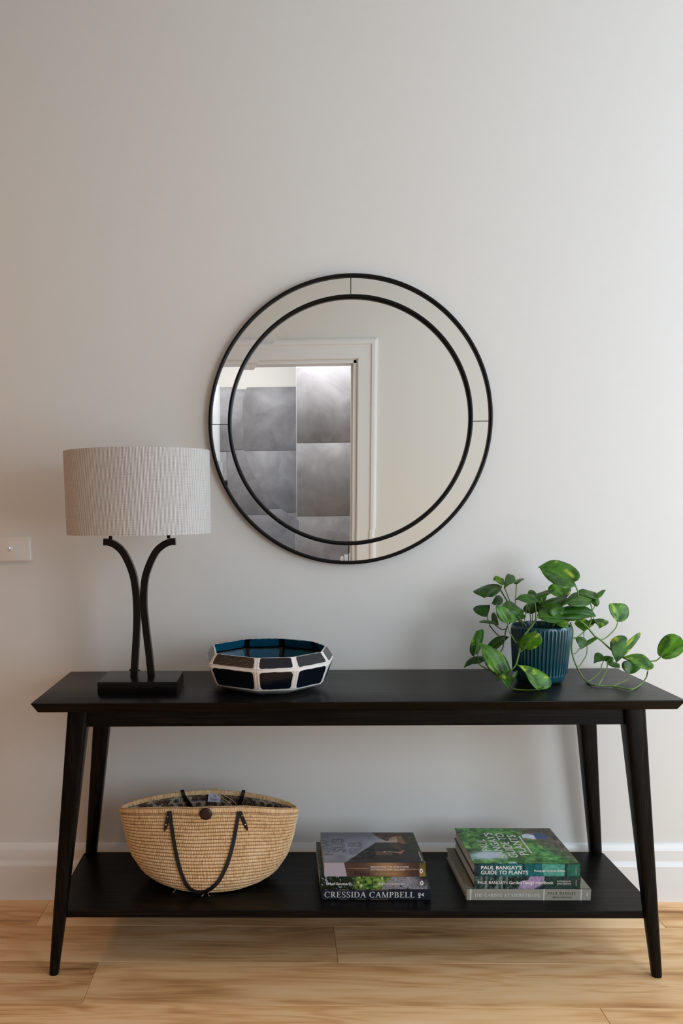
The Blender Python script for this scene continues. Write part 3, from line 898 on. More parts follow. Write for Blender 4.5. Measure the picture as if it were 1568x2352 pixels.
# a small drawn roman alphabet with thick and thin strokes and serifs
def serif_geo(s, gap=0.10):
    T, t, sh, sw = 0.135, 0.05, 0.035, 0.09
    V, F = [], []
    def quad(p):
        n = len(V); V.extend(p); F.append(tuple(range(n, n + len(p))))
    def rect(x0, y0, x1, y1): quad([(x0, y0), (x1, y0), (x1, y1), (x0, y1)])
    def stem(x, w=T, y0=0.0, y1=1.0, s0=True, s1=True):
        rect(x, y0, x + w, y1)
        if s0: rect(x - sw, y0, x + w + sw, y0 + sh)
        if s1: rect(x - sw, y1 - sh, x + w + sw, y1)
    def diag(x0, y0, x1, y1, w): quad([(x0, y0), (x0 + w, y0), (x1 + w, y1), (x1, y1)])
    def arc(cx, cy, rx, ry, a0, a1, tx=T, ty=t, n=18):
        for i in range(n):
            a, b_ = R_(a0 + (a1 - a0) * i / n), R_(a0 + (a1 - a0) * (i + 1) / n)
            quad([(cx + rx * math.cos(a), cy + ry * math.sin(a)), (cx + rx * math.cos(b_), cy + ry * math.sin(b_)),
                  (cx + (rx - tx) * math.cos(b_), cy + (ry - ty) * math.sin(b_)), (cx + (rx - tx) * math.cos(a), cy + (ry - ty) * math.sin(a))])
    def glyph(c, x):
        if c == ' ': return 0.30
        if c == 'I': stem(x + sw); return T + 2 * sw
        if c == 'L': stem(x + sw); rect(x + sw, 0, x + 0.60, t); quad([(x + 0.54, 0), (x + 0.60, 0), (x + 0.60, 0.26), (x + 0.575, 0.26)]); return 0.62
        if c in 'EF':
            stem(x + sw, s0=(c == 'F')); rect(x + sw, 1 - t, x + 0.58, 1); rect(x + sw, 0.5, x + 0.46, 0.5 + t); rect(x + 0.43, 0.40, x + 0.46, 0.65)
            quad([(x + 0.52, 1), (x + 0.58, 1), (x + 0.58, 0.76), (x + 0.555, 0.76)])
            if c == 'E':
                rect(x + sw - 0.05, 0, x + 0.62, t); quad([(x + 0.56, 0), (x + 0.62, 0), (x + 0.63, 0.25), (x + 0.60, 0.25)])
            return 0.64 if c == 'E' else 0.60
        if c == 'H': stem(x + sw); stem(x + 0.62); rect(x + 0.2, 0.49, x + 0.66, 0.49 + t); return 0.62 + T + sw
        if c == 'T':
            stem(x + 0.28, s1=False); rect(x + 0.02, 1 - t, x + 0.68, 1)
            quad([(x + 0.02, 1), (x + 0.08, 1), (x + 0.045, 0.74), (x + 0.02, 0.74)]); quad([(x + 0.62, 1), (x + 0.68, 1), (x + 0.68, 0.74), (x + 0.655, 0.74)]); return 0.70
        if c == 'A':
            diag(x + 0.04, 0, x + 0.35, 1, t + 0.015); diag(x + 0.60, 0, x + 0.33, 1, T); rect(x + 0.16, 0.32, x + 0.58, 0.32 + t)
            rect(x - 0.04, 0, x + 0.20, sh); rect(x + 0.52, 0, x + 0.82, sh); return 0.78
        if c == 'M':
            stem(x + sw, t + 0.01); stem(x + 0.74); diag(x + 0.44, 0, x + 0.09, 1, T); diag(x + 0.44, 0, x + 0.78, 1, t); return 0.74 + T + sw
        if c == 'N':
            stem(x + sw, t + 0.01); stem(x + 0.66, t + 0.01, s0=False); diag(x + 0.58, 0, x + 0.06, 1, T); return 0.66 + t + sw + 0.02
        if c == 'U':
            rect(x + sw, 0.32, x + sw + T, 1); rect(x, 1 - sh, x + 2 * sw + T, 1); rect(x + 0.63, 0.32, x + 0.63 + t, 1); rect(x + 0.55, 1 - sh, x + 0.76, 1)
            arc(x + 0.385, 0.33, 0.295, 0.345, 180, 360, tx=0.10, ty=0.06); return 0.76
        if c == 'Y':
            diag(x + 0.29, 0.45, x + 0.02, 1, T); diag(x + 0.34, 0.45, x + 0.60, 1, t); stem(x + 0.285, y1=0.48, s1=False)
            rect(x - 0.05, 1 - sh, x + 0.24, 1); rect(x + 0.52, 1 - sh, x + 0.72, 1); return 0.70
        if c in 'CGO':
            if c == 'O': arc(x + 0.42, 0.5, 0.42, 0.52, 0, 360, n=30); return 0.84
            arc(x + 0.42, 0.5, 0.42, 0.52, 42, 318, n=24)
            rect(x + 0.70, 0.66, x + 0.73, 1.0)
            if c == 'G':
                rect(x + 0.60, 0.03, x + 0.60 + T, 0.44); rect(x + 0.52, 0.44 - sh, x + 0.82, 0.44); return 0.82
            return 0.76
        if c == 'D': stem(x + sw); rect(x + sw, 1 - t, x + 0.36, 1); rect(x + sw, 0, x + 0.36, t); arc(x + 0.34, 0.5, 0.44, 0.5, -90, 90); return 0.80
        if c in 'BPR':
            stem(x + sw, s0=(c != 'B')); yb = 0.46
            rect(x + sw, 1 - t, x + 0.34, 1); rect(x + sw, yb, x + 0.36, yb + t); arc(x + 0.32, (1 + yb) / 2, 0.26, (1 - yb) / 2, -90, 90)
            if c == 'B': rect(x + 0.03, 0, x + 0.36, t); arc(x + 0.34, (yb + t) / 2, 0.30, (yb + t) / 2, -90, 90); return 0.66
            if c == 'R': diag(x + 0.56, 0, x + 0.28, yb + 0.02, T + 0.02); rect(x + 0.54, 0, x + 0.78, sh); return 0.74
            return 0.60
        if c == 'S':
            arc(x + 0.28, 0.755, 0.25, 0.265, 35, 255, tx=0.105, ty=t + 0.01); arc(x + 0.27, 0.255, 0.27, 0.275, -145, 78, tx=0.115, ty=t + 0.01)
            diag(x + 0.30, 0.42, x + 0.08, 0.62, 0.18)
            rect(x + 0.455, 0.72, x + 0.485, 1.0); rect(x + 0.02, 0.0, x + 0.05, 0.28); return 0.56
        return 0.3
    x = 0.0
    for c in s:
        x += glyph(c, x) + gap
    return V, F

def place(parent, name, geo, origin, xd, yd, w, h, mat, lift=0.0004, keep=False):
    """lay lettering in a box w x h with its lower-left corner at origin"""
    V, F = geo
    xs = [v[0] for v in V]; ys = [v[1] for v in V]
    x0, y0 = min(xs), min(ys); sx = w / (max(xs) - x0); sy = h / (max(ys) - y0)
    xd, yd = Vector(xd).normalized(), Vector(yd).normalized()
    n = xd.cross(yd)
    o = Vector(origin) + n * lift
    return obj(name, [o + xd * ((x - x0) * sx) + yd * ((y - y0) * sy) for x, y in V], F, mat, parent, fix=False)

M_INK_WHITE = plain('white_print', lin((238, 236, 232)), 0.5)
M_INK_PALE = plain('pale_print', lin((176, 160, 152)), 0.5)
M_INK_GREY = plain('grey_line_print', lin((168, 168, 180)), 0.5)
M_INK_BLACK = plain('black_print', lin((38, 32, 30)), 0.5)
M_PRINT = printed('printed_cover', 0.30, 0.25)
M_PRINT_MATT = printed('printed_cloth', 0.75, 0.2)
def pages_mat():
    m, N, L, b = new_mat('page_edges')
    tc_ = N.new('ShaderNodeTexCoord'); sp = N.new('ShaderNodeSeparateXYZ'); L.new(tc_.outputs['Object'], sp.inputs[0])
    mu = N.new('ShaderNodeMath'); mu.operation = 'MULTIPLY'; mu.inputs[1].default_value = 4200.0; L.new(sp.outputs['Z'], mu.inputs[0])
    s = N.new('ShaderNodeMath'); s.operation = 'SINE'; L.new(mu.outputs[0], s.inputs[0])
    r = ramp(N, [(0.0, lin((176, 168, 152))), (1.0, lin((222, 216, 204)))])
    mr = N.new('ShaderNodeMapRange'); mr.inputs['From Min'].default_value = -1; L.new(s.outputs[0], mr.inputs['Value'])
    L.new(mr.outputs['Result'], r.inputs['Fac']); L.new(r.outputs['Color'], b.inputs['Base Color'])
    b.inputs['Roughness'].default_value = 0.8
    return m
M_PAGES = pages_mat()

def print_panel(name, o, ex, ey, thick, paint, res, mat, parent):
    """board whose outer face (o + ex*u + ey*v) carries a printed picture; thick goes inwards"""
    o, ex, ey = Vector(o), Vector(ex), Vector(ey)
    n = ex.cross(ey).normalized()
    nu, nv = max(2, int(ex.length / res)), max(2, int(ey.length / res))
    U, Vv = np.meshgrid(np.linspace(0, 1, nu + 1), np.linspace(0, 1, nv + 1))
    col = lin_np(paint(U, Vv))
    P = np.array(o)[None, None] + U[..., None] * np.array(ex) + Vv[..., None] * np.array(ey)
    verts = P.reshape(-1, 3); cols = col.reshape(-1, 3)
    idx = np.arange((nu + 1) * (nv + 1)).reshape(nv + 1, nu + 1)
    F = np.stack([idx[:-1, :-1], idx[:-1, 1:], idx[1:, 1:], idx[1:, :-1]], -1).reshape(-1, 4).tolist()
    per = list(idx[0, :]) + list(idx[1:, -1]) + list(idx[-1, -2::-1]) + list(idx[-2:0:-1, 0])
    nb = len(verts)
    back = verts[per] - np.array(n) * thick
    verts = np.concatenate([verts, back]); cols = np.concatenate([cols, cols[per]])
    k = len(per)
    for j in range(k):
        j2 = (j + 1) % k
        F.append([int(per[j2]), int(per[j]), nb + j, nb + j2])
    F.append([nb + j for j in range(k - 1, -1, -1)])
    ob = obj(name, verts.tolist(), F, mat, parent, fix=False)
    set_colors(ob.data, cols)
    return ob

def book(label, x0, x1, yf, depth, z0, z1, cover, spine, group, mat=M_PRINT, back_col=(40, 44, 40), soft=False, slant=0.0):
    bk = root('book', ((x0 + x1) / 2, yf + depth / 2, z0), label, 'book', group)
    t = 0.0009 if soft else 0.0026
    e = 0.0005 if soft else 0.0035
    box('pages', x0 + e, x1 - e, yf + t + 0.0004, yf + depth - e, z0 + t, z1 - t, M_PAGES, bk)
    box('back_cover', x0, x1, yf + t, yf + depth, z0 + 0.0002, z0 + t, plain('book_back_board', lin(back_col), 0.45, var=0.1, bscale=40), bk)
    fc = print_panel('front_cover', (x0, yf + 0.0002, z1), (x1 - x0, 0, 0), (0, depth - 0.0002, 0), t, cover, 0.0012, mat, bk)
    sp = print_panel('spine', (x0, yf, z0 + 0.0002), (x1 - x0, 0, 0), (0, 0, z1 - z0 - 0.0002), t, spine, 0.0009, mat, bk)
    return bk, fc, sp

def foliage(u, v, s, sc, cols, o=4):
    n = fbm(u * sc, v * sc, s, o)
    n2 = fbm(u * sc * 2.7 + 3, v * sc * 2.7, s + 5, 3)
    m = np.clip((n * 0.6 + n2 * 0.4 - 0.25) * 2.0, 0, 1)
    c = fill(u, cols[0])
    k = len(cols) - 1
    for i in range(k):
        c = mixc(c, cols[i + 1], sstep(i / k + 0.04, (i + 1) / k, m))
    return c

# --- left pile
def cov_suburb(u, v):
    sm = fbm(u * 6, v * 3, 3, 4)
    c = mixc(fill(u, rgb(126, 126, 138)), rgb(176, 177, 192), np.clip(sm * 1.3 - 0.15, 0, 1))
    c = mixc(c, rgb(92, 92, 101), 0.75 * sstep(0.55, 1.05, v + 0.25 * (0.45 - u)))
    green = foliage(u, v, 9, 16, [rgb(14, 18, 12), rgb(34, 42, 22), rgb(70, 78, 34)])
    edge = 0.812 + np.clip(0.65 - v, 0, 1) * 0.29
    c = mixc(c, green, sstep(edge - 0.01, edge + 0.01, u) * (v > -1))
    fol = foliage(u, v, 21, 20, [rgb(20, 14, 10), rgb(70, 42, 22), rgb(126, 80, 40)])
    c = mixc(c, fol, inpoly(u, v, [(0.54, 1.01), (0.90, 1.01), (0.86, 0.90), (0.74, 0.70), (0.68, 0.70), (0.60, 0.84)]))
    c = mixc(c, rgb(196, 170, 140), 0.8 * inpoly(u, v, [(0.60, 0.72), (0.70, 0.70), (0.73, 0.80), (0.80, 0.86), (0.80, 0.64), (0.60, 0.64)]))
    c = mixc(c, rgb(134, 96, 62), inpoly(u, v, [(0.795, 0.88), (0.86, 0.88), (0.875, 0.60), (0.80, 0.62)]))
    roof = mixc(fill(u, rgb(28, 28, 32)), rgb(56, 54, 52), np.clip(v * 1.5 * fbm(u * 8, v * 8, 2), 0, 1))
    c = mixc(c, roof, inpoly(u, v, [(0.20, -0.01), (0.567, 0.65), (0.82, 0.65), (0.985, 0.08), (0.985, -0.01)]))
    c = mixc(c, rgb(86, 62, 44), 0.9 * inpoly(u, v, [(0.70, 0.62), (0.83, 0.62), (0.80, 0.40), (0.77, 0.40)]))
    c = mixc(c, rgb(14, 12, 12), inpoly(u, v, [(0.55, 0.43), (0.78, 0.43), (0.78, 0.38), (0.55, 0.38)]))
    c = mixc(c, rgb(98, 72, 52), inpoly(u, v, [(0.54, 0.36), (0.70, 0.36), (0.70, 0.24), (0.53, 0.24)]))
    c = mixc(c, rgb(206, 168, 110), inpoly(u, v, [(0.66, 0.36), (0.77, 0.33), (0.77, 0.31), (0.66, 0.34)]))
    c = mixc(c, rgb(176, 116, 92), inpoly(u, v, [(0.77, 0.33), (0.83, 0.40), (0.835, 0.38), (0.80, 0.30), (0.775, 0.25)]))
    c = mixc(c, rgb(240, 236, 225), ((u - 0.63) ** 2 * 1.7 + (v - 0.345) ** 2 < 0.0002).astype(float))
    return c
def sp_suburb(u, v):
    brown = mixc(fill(u, rgb(78, 58, 54)), rgb(164, 126, 92), np.exp(-((u - 0.62) / 0.16) ** 2) * (0.55 + 0.5 * v))
    brown = mixc(brown, rgb(170, 124, 66), 0.7 * np.exp(-((u - 0.70) / 0.12) ** 2) * (1 - v))
    brown = mixc(brown, rgb(58, 42, 40), 0.5 * sstep(0.75, 0.92, u))
    c = mixc(brown, rgb(172, 166, 178), (u < 0.225 - 0.030 * v).astype(float))
    olive = mixc(fill(u, rgb(86, 84, 40)), rgb(150, 118, 58), 1 - v)
    c = mixc(c, olive, sstep(0.938, 0.942, u))
    c = mixc(c, rgb(206, 176, 148), 0.7 * (np.abs(v - 0.62 + 0.10 * u) < 0.018) * (u > 0.23) * (u < 0.94))
    return c
def sp_urban(u, v):
    dark = foliage(u * 8.6, v, 4, 3.2, [rgb(8, 14, 12), rgb(16, 30, 22), rgb(40, 60, 38)])
    bl = fbm(u * 52, v * 6, 31, 3)
    c = mixc(dark, rgb(150, 176, 206), sstep(0.64, 0.72, bl) * (u < 0.32))
    gr = foliage(u * 8.6, v, 14, 3.6, [rgb(16, 30, 16), rgb(52, 96, 44), rgb(120, 150, 60), rgb(214, 216, 206)])
    c = mixc(c, gr, sstep(0.28, 0.36, u) * (1 - sstep(0.64, 0.70, u + 0.10 * (1 - v))))
    gv = mixc(fill(u, rgb(112, 110, 118)), rgb(168, 166, 174), np.clip(fbm(u * 120, v * 14, 8, 2) * 1.8 - 0.5, 0, 1))
    gv = mixc(gv, rgb(24, 28, 40), sstep(0.84, 0.98, u) * v)
    gv = mixc(gv, rgb(40, 60, 40), sstep(0.60, 0.75, fbm(u * 40, v * 5, 77)) * (v < 0.4))
    return mixc(c, gv, sstep(0.655, 0.68, u + 0.10 * (1 - v)))
def flat(c1, s=0.03):
    def fn(u, v):
        n = fbm(u * 60, v * 60, 5, 3)
        return fill(u, np.array(c1) / 255.0) * (1 + s * 2 * (n - 0.5))[..., None]
    return fn
def sp_campbell(u, v):
    c = flat((36, 38, 50))(u, v)
    edge = (v > 0.93) | (v < 0.05)
    tone = vnoise(u * 9, u * 0, 3)[..., None]
    strip = rgb(150, 120, 96) * tone + rgb(120, 130, 120) * (1 - tone)
    return mixc(c, strip, (edge & (u > 0.03) & (u < 0.7) & (vnoise(u * 14, u * 0, 8) > 0.4)).astype(float) * 0.9)
G1, G2 = 'books stacked on the shelf beside the basket', 'garden books stacked on the shelf near the right leg'
b1, f1, s1 = book('navy art book at the bottom of the pile next to the basket', 0.1090, 0.3960, -0.3585, 0.246, SZ + 0.0002, 0.2030, flat((46, 54, 48)), sp_campbell, G1, back_col=(36, 38, 50))
b2, f2, s2 = book('book with leafy spine in the middle of the pile next to the basket', 0.1045, 0.3865, -0.3575, 0.226, 0.2033, 0.2380, lambda u, v: foliage(u, v, 5, 14, [rgb(12, 16, 14), rgb(40, 60, 30), rgb(90, 140, 170)]), sp_urban, G1, back_col=(20, 26, 24), soft=True)
b3, f3, s3 = book('paperback with a dark house on its cover, topping the pile next to the basket', 0.1160, 0.3808, -0.3575, 0.203, 0.2383, 0.2768, cov_suburb, sp_suburb, G1, back_col=(96, 78, 70), soft=True)
X, Z = (1, 0, 0), (0, 0, 1)
place(s1, 'lettering', serif_geo('CRESSIDA CAMPBELL'), (0.1165, -0.3585, 0.1800), X, Z, 0.2360, 0.0165, M_INK_WHITE)
place(s1, 'lettering', text_geo('NG', bold=0.04), (0.3690, -0.3585, 0.1800), (0, 0, 1), (-1, 0, 0), 0.014, 0.0062, M_INK_WHITE)
place(s1, 'lettering', text_geo('A', bold=0.04), (0.3780, -0.3585, 0.1835), (0, 0, 1), (-1, 0, 0), 0.0105, 0.0070, M_INK_WHITE)
place(s2, 'lettering', text_geo('Urban Sanctuary', bold=0.012), (0.1210, -0.3575, 0.2125), X, Z, 0.0640, 0.0095, M_INK_WHITE)
place(s2, 'lettering', text_geo('Anna Johnson and Richard Black', bold=0.012), (0.2560, -0.3575, 0.2150), X, Z, 0.0720, 0.0052, M_INK_WHITE)
def swirl(cx, cz, r):
    """publisher's mark: a ring broken into two hooked arrows"""
    V, F = [], []
    for base in (20, 200):
        for i in range(10):
            a, b_ = R_(base + 150 * i / 10), R_(base + 150 * (i + 1) / 10)
            n = len(V)
            V += [(cx + r * math.cos(a), cz + r * math.sin(a)), (cx + r * math.cos(b_), cz + r * math.sin(b_)), (cx + 0.5 * r * math.cos(b_), cz + 0.5 * r * math.sin(b_)), (cx + 0.5 * r * math.cos(a), cz + 0.5 * r * math.sin(a))]
            F.append((n, n + 1, n + 2, n + 3))
        e = R_(base + 150); n = len(V)
        V += [(cx + 1.35 * r * math.cos(e), cz + 1.35 * r * math.sin(e)), (cx + 0.8 * r * math.cos(e + 0.9), cz + 0.8 * r * math.sin(e + 0.9)), (cx + 0.15 * r * math.cos(e), cz + 0.15 * r * math.sin(e))]
        F.append((n, n + 1, n + 2))
    return V, F
place(s2, 'publisher_mark', swirl(0, 0, 1), (0.3660, -0.3575, 0.2140), X, Z, 0.0115, 0.0135, M_INK_WHITE)
place(s3, 'publisher_mark', swirl(0, 0, 1), (0.3640, -0.3575, 0.2475), X, Z, 0.0110, 0.0135, M_INK_WHITE)
place(s3, 'lettering', text_geo('URBAN', outline=0.012), (0.1870, -0.3575, 0.2410), X, Z, 0.0460, 0.0120, M_INK_PALE)
place(s3, 'lettering', text_geo('REINVENTING THE FAMILY HOME'), (0.2370, -0.3575, 0.2630), X, Z, 0.1000, 0.0050, M_INK_WHITE)
place(s3, 'lettering', text_geo('AUSTRALIA & NEW ZEALAND'), (0.2370, -0.3575, 0.2555), X, Z, 0.0900, 0.0045, M_INK_WHITE)
place(s3, 'lettering', text_geo('STUART HARRISON', spacing=1.2), (0.2480, -0.3575, 0.2440), X, Z, 0.0580, 0.0048, M_INK_PALE)
place(f3, 'title_outline', text_geo('SUB', outline=0.008), (0.1780, -0.2900, 0.2768), (0, 1, 0), (-1, 0, 0), 0.090, 0.034, M_INK_GREY)
place(f3, 'title_outline', text_geo('URB', outline=0.008), (0.2250, -0.3350, 0.2768), (0, 1, 0), (-1, 0, 0), 0.110, 0.036, M_INK_GREY)
place(f3, 'title_outline', text_geo('NEW', outline=0.008), (0.1420, -0.3100, 0.2768), (0, 1, 0), (-1, 0, 0), 0.100, 0.024, M_INK_GREY)
place(f3, 'title_outline', text_geo('AN', outline=0.008), (0.2560, -0.3400, 0.2768), (0, 1, 0), (-1, 0, 0), 0.070, 0.026, M_INK_GREY)
place(f3, 'lettering', text_geo('Stuart Harrison', bold=0.01), (0.3760, -0.3450, 0.2768), (0, 1, 0), (-1, 0, 0), 0.0560, 0.0055, M_INK_WHITE)

# --- right pile
def cov_plants(u, v):
    c = foliage(u * 1.2, v, 41, 9, [rgb(12, 30, 18), rgb(34, 78, 34), rgb(74, 124, 56), rgb(150, 176, 92)])
    c = mixc(c, foliage(u, v, 52, 15, [rgb(18, 60, 30), rgb(60, 130, 66), rgb(130, 180, 110)]), 0.8 * sstep(0.48, 0.62, fbm(u * 4, v * 3, 63)))
    path = np.exp(-(((u - 0.10 - 0.12 * np.sin(v * 3)) / 0.16) ** 2 + ((v - 0.22) / 0.10) ** 2))
    c = mixc(c, rgb(176, 186, 206), np.clip(path * 1.6 * (0.5 + fbm(u * 14, v * 14, 6)), 0, 1) * 0.9)
    wf = sstep(0.62, 0.72, fbm(u * 30, v * 22, 19, 2)) * np.exp(-((v - 0.05) / 0.10) ** 2) * (u < 0.55)
    c = mixc(c, rgb(150, 186, 206), wf)
    soil = foliage(u, v, 71, 18, [rgb(34, 30, 26), rgb(78, 70, 60), rgb(118, 108, 92)])
    c = mixc(c, soil, sstep(0.02, 0.14, u + 0.35 * (v - 0.5) - 0.80) * 0.92)
    soil2 = sstep(0.0, 0.10, 0.14 - np.abs(u - 0.90 + 0.35 * (v - 0.35)))
    c = mixc(c, soil, 0.6 * soil2)
    c = mixc(c, rgb(150, 150, 60), 0.8 * np.exp(-(((u - 0.60) / 0.05) ** 2 + ((v - 0.50) / 0.09) ** 2)) * np.clip(fbm(u * 40, v * 30, 3) * 2 - 0.4, 0, 1))
    shirt = mixc(fill(u, rgb(150, 152, 166)), rgb(206, 206, 214), np.clip(fbm(u * 50, v * 40, 2) * 1.6 - 0.3, 0, 1))
    c = mixc(c, shirt, inpoly(u, v, [(0.640, 0.72), (0.655, 0.80), (0.71, 0.83), (0.77, 0.80), (0.775, 0.68), (0.73, 0.66), (0.68, 0.70)]))
    c = mixc(c, rgb(126, 72, 66), inpoly(u, v, [(0.635, 0.66), (0.66, 0.70), (0.685, 0.66), (0.66, 0.62)]))
    c = np.clip(c * 1.22, 0, 1)
    c = mixc(c, rgb(58, 82, 124), inpoly(u, v, [(0.765, 0.70), (0.78, 0.84), (0.86, 0.86), (0.905, 0.74), (0.88, 0.68), (0.82, 0.66)]))
    return c
def sp_plants(u, v):
    dark = foliage(u * 8, v, 5, 3, [rgb(14, 24, 30), rgb(26, 52, 64), rgb(70, 104, 122)])
    c = mixc(dark, foliage(u * 6, v, 17, 2, [rgb(12, 70, 78), rgb(22, 104, 108), rgb(48, 132, 130)]), sstep(0.03, 0.10, u))
    def leafband(c, a, b_, col, s):
        e = 0.012 * np.sin(v * 3.1 + s)
        m_ = sstep(a - 0.006, a + 0.006, u + e) * (1 - sstep(b_ - 0.006, b_ + 0.006, u - 0.02 * (v - 0.5) ** 2 * 8))
        return mixc(c, mixc(fill(u, np.array(col) * 0.72), np.array(col), np.clip(fbm(u * 30, v * 5, s) * 1.6 - 0.2, 0, 1)), m_)
    c = leafband(c, 0.06, 0.26, rgb(22, 88, 96), 2)
    c = leafband(c, 0.25, 0.46, rgb(34, 120, 120), 3)
    c = mixc(c, rgb(16, 40, 46), sstep(0.455, 0.462, u) * (1 - sstep(0.475, 0.485, u)))
    c = leafband(c, 0.48, 0.66, rgb(18, 112, 118), 4)
    c = leafband(c, 0.65, 0.855, rgb(92, 176, 160), 5)
    c = mixc(c, rgb(16, 44, 44), sstep(0.855, 0.86, u) * (1 - sstep(0.88, 0.89, u)))
    return leafband(c, 0.885, 1.1, rgb(40, 118, 100), 6)
def sp_hand(u, v):
    c = foliage(u * 8, v, 91, 4, [rgb(8, 16, 16), rgb(20, 40, 40), rgb(48, 78, 74), rgb(110, 130, 126)])
    st = sstep(0.62, 0.70, vnoise(u * 46, v * 1.2, 3)) * (u > 0.05) * (u < 0.42)
    c = mixc(c, rgb(136, 150, 150), 0.7 * st)
    pu = mixc(fill(u, rgb(134, 112, 154)), rgb(184, 166, 198), np.clip(fbm(u * 90, v * 10, 4) * 1.8 - 0.4, 0, 1))
    c = mixc(c, pu, inpoly(u, v + 0.10 * (fbm(u * 30, v * 2, 6) - 0.5), [(0.42, 0.0), (0.43, 0.62), (0.50, 0.70), (0.53, 1.05), (0.66, 1.05), (0.655, 0.5), (0.62, 0.25), (0.56, 0.0)]))
    return mixc(c, foliage(u * 8, v, 33, 5, [rgb(12, 34, 34), rgb(26, 58, 54), rgb(44, 84, 74)]), sstep(0.665, 0.69, u))
def sp_stone(u, v):
    c = flat((150, 148, 136), 0.05)(u, v)
    for a in (0.032, 0.622, 0.922):
        c = mixc(c, rgb(206, 208, 202), (np.abs(u - a) < 0.0045).astype(float))
    return c
b4, f4, s4 = book('pale grey clothbound book at the bottom of the pile near the right leg', 0.4890, 0.8115, -0.3600, 0.262, SZ + 0.0002, 0.2058, flat((140, 136, 120), 0.05), sp_stone, G2, M_PRINT_MATT, back_col=(140, 136, 120))
b5, f5, s5 = book('book with purple flowers on its spine, middle of the pile near right leg', 0.5090, 0.7830, -0.3600, 0.252, 0.2061, 0.2410, lambda u, v: foliage(u, v, 5, 14, [rgb(12, 26, 20), rgb(40, 70, 46), rgb(90, 110, 90)]), sp_hand, G2, back_col=(30, 44, 40))
b6, f6, s6 = book('green plant guide with white title on top of the pile near the right leg', 0.5070, 0.7800, -0.3600, 0.241, 0.2413, 0.2752, cov_plants, sp_plants, G2, back_col=(24, 60, 60))
yb_ = -0.3600
place(s4, 'lettering', serif_geo('THE GARDEN AT STONEFIELDS'), (0.5090, yb_, 0.1835), X, Z, 0.1700, 0.0095, M_INK_WHITE)
place(s4, 'lettering', serif_geo('PAUL BANGAY'), (0.7000, yb_, 0.1900), X, Z, 0.0730, 0.0085, M_INK_BLACK)
place(s4, 'lettering', serif_geo('SIMON GRIFFITHS'), (0.7110, yb_, 0.1805), X, Z, 0.0520, 0.0050, M_INK_BLACK)
place(s4, 'lettering', text_geo('LANTERN'), (0.8040, yb_, 0.1850), (0, 0, 1), (-1, 0, 0), 0.0110, 0.0042, M_INK_WHITE)
place(s5, 'lettering', text_geo("PAUL BANGAY's Garden Design Handbook", bold=0.006), (0.5170, yb_, 0.2165), X, Z, 0.1960, 0.0120, M_INK_WHITE)
place(s5, 'lettering', text_geo('PHOTOGRAPHY BY'), (0.7220, yb_, 0.2250), X, Z, 0.0360, 0.0045, M_INK_WHITE)
place(s5, 'lettering', text_geo('SIMON GRIFFITHS'), (0.7220, yb_, 0.2185), X, Z, 0.0360, 0.0045, M_INK_WHITE)
place(s5, 'lettering', text_geo('LANTERN'), (0.7740, yb_, 0.2150), (0, 0, 1), (-1, 0, 0), 0.0170, 0.0040, M_INK_PALE)
place(s6, 'lettering', text_geo("PAUL BANGAY'S", bold=0.018), (0.5245, yb_, 0.2600), X, Z, 0.1050, 0.0105, M_INK_WHITE)
place(s6, 'lettering', text_geo('GUIDE TO PLANTS', bold=0.018), (0.5245, yb_, 0.2465), X, Z, 0.1220, 0.0105, M_INK_WHITE)
place(s6, 'lettering', text_geo('Photography by Simon Griffiths', bold=0.012), (0.6620, yb_, 0.2525), X, Z, 0.0800, 0.0070, M_INK_WHITE)
place(s6, 'lettering', text_geo('LANTERN'), (0.7720, yb_, 0.2480), (0, 0, 1), (-1, 0, 0), 0.0180, 0.0040, M_INK_PALE)
ylo = -0.3600
for txt, xr, y0, ln in (('PAUL', 0.5720, 0.082, 0.078), ("BANGAY'S", 0.6030, 0.038, 0.168), ('GUIDE TO', 0.6340, 0.040, 0.162), ('PLANTS', 0.6650, 0.056, 0.134)):
    place(f6, 'title_lettering', text_geo(txt, bold=0.004), (xr, ylo + y0, 0.2752), (0, 1, 0), (-1, 0, 0), ln, 0.0235, M_INK_WHITE)
dash = [], []
rd = random.Random(5); y = 0.0
while y < 0.115:
    w_ = rd.uniform(0.004, 0.012); n = len(dash[0])
    dash[0].extend([(y, 0), (y + w_, 0), (y + w_, 1), (y, 1)]); dash[1].append((n, n + 1, n + 2, n + 3)); y += w_ + 0.0022
place(f6, 'small_print', dash, (0.6770, ylo + 0.066, 0.2752), (0, 1, 0), (-1, 0, 0), 0.115, 0.0042, M_INK_WHITE)

# ------------------------------------------------------------------ straw basket
KC = Vector((-0.1975, -0.2220, SZ))
bask = root('straw_basket', (KC.x, KC.y, KC.z), 'woven straw tote basket with black leather handles on the lower shelf', 'basket')
QA = [(0, .118), (.02, .140), (.06, .164), (.15, .190), (.35, .2175), (.6, .2335), (.85, .2435), (1.0, .2490)]
QB = [(0, .106), (.02, .113), (.06, .117), (.15, .119), (.4, .111), (.7, .093), (1.0, .078)]
def itp(t, q):
    return np.interp(q, [k[0] for k in t], [k[1] for k in t])
def smooth_itp(t, q):
    w = 0.03
    return (itp(t, np.clip(q - w, 0, 1)) + 2 * itp(t, q) + itp(t, np.clip(q + w, 0, 1))) / 4
def rim_h(th):
    s = np.sin(th)
    return 0.197 + 0.025 * np.abs(s) ** 1.3 + 0.008 * np.clip(-s, 0, 1) ** 3 - 0.004 * np.exp(-((th % (2 * PI) - 1.5 * PI + 0.15) / 0.22) ** 2) + 0.003 * np.exp(-((th % (2 * PI) - 1.5 * PI - 0.55) / 0.2) ** 2)
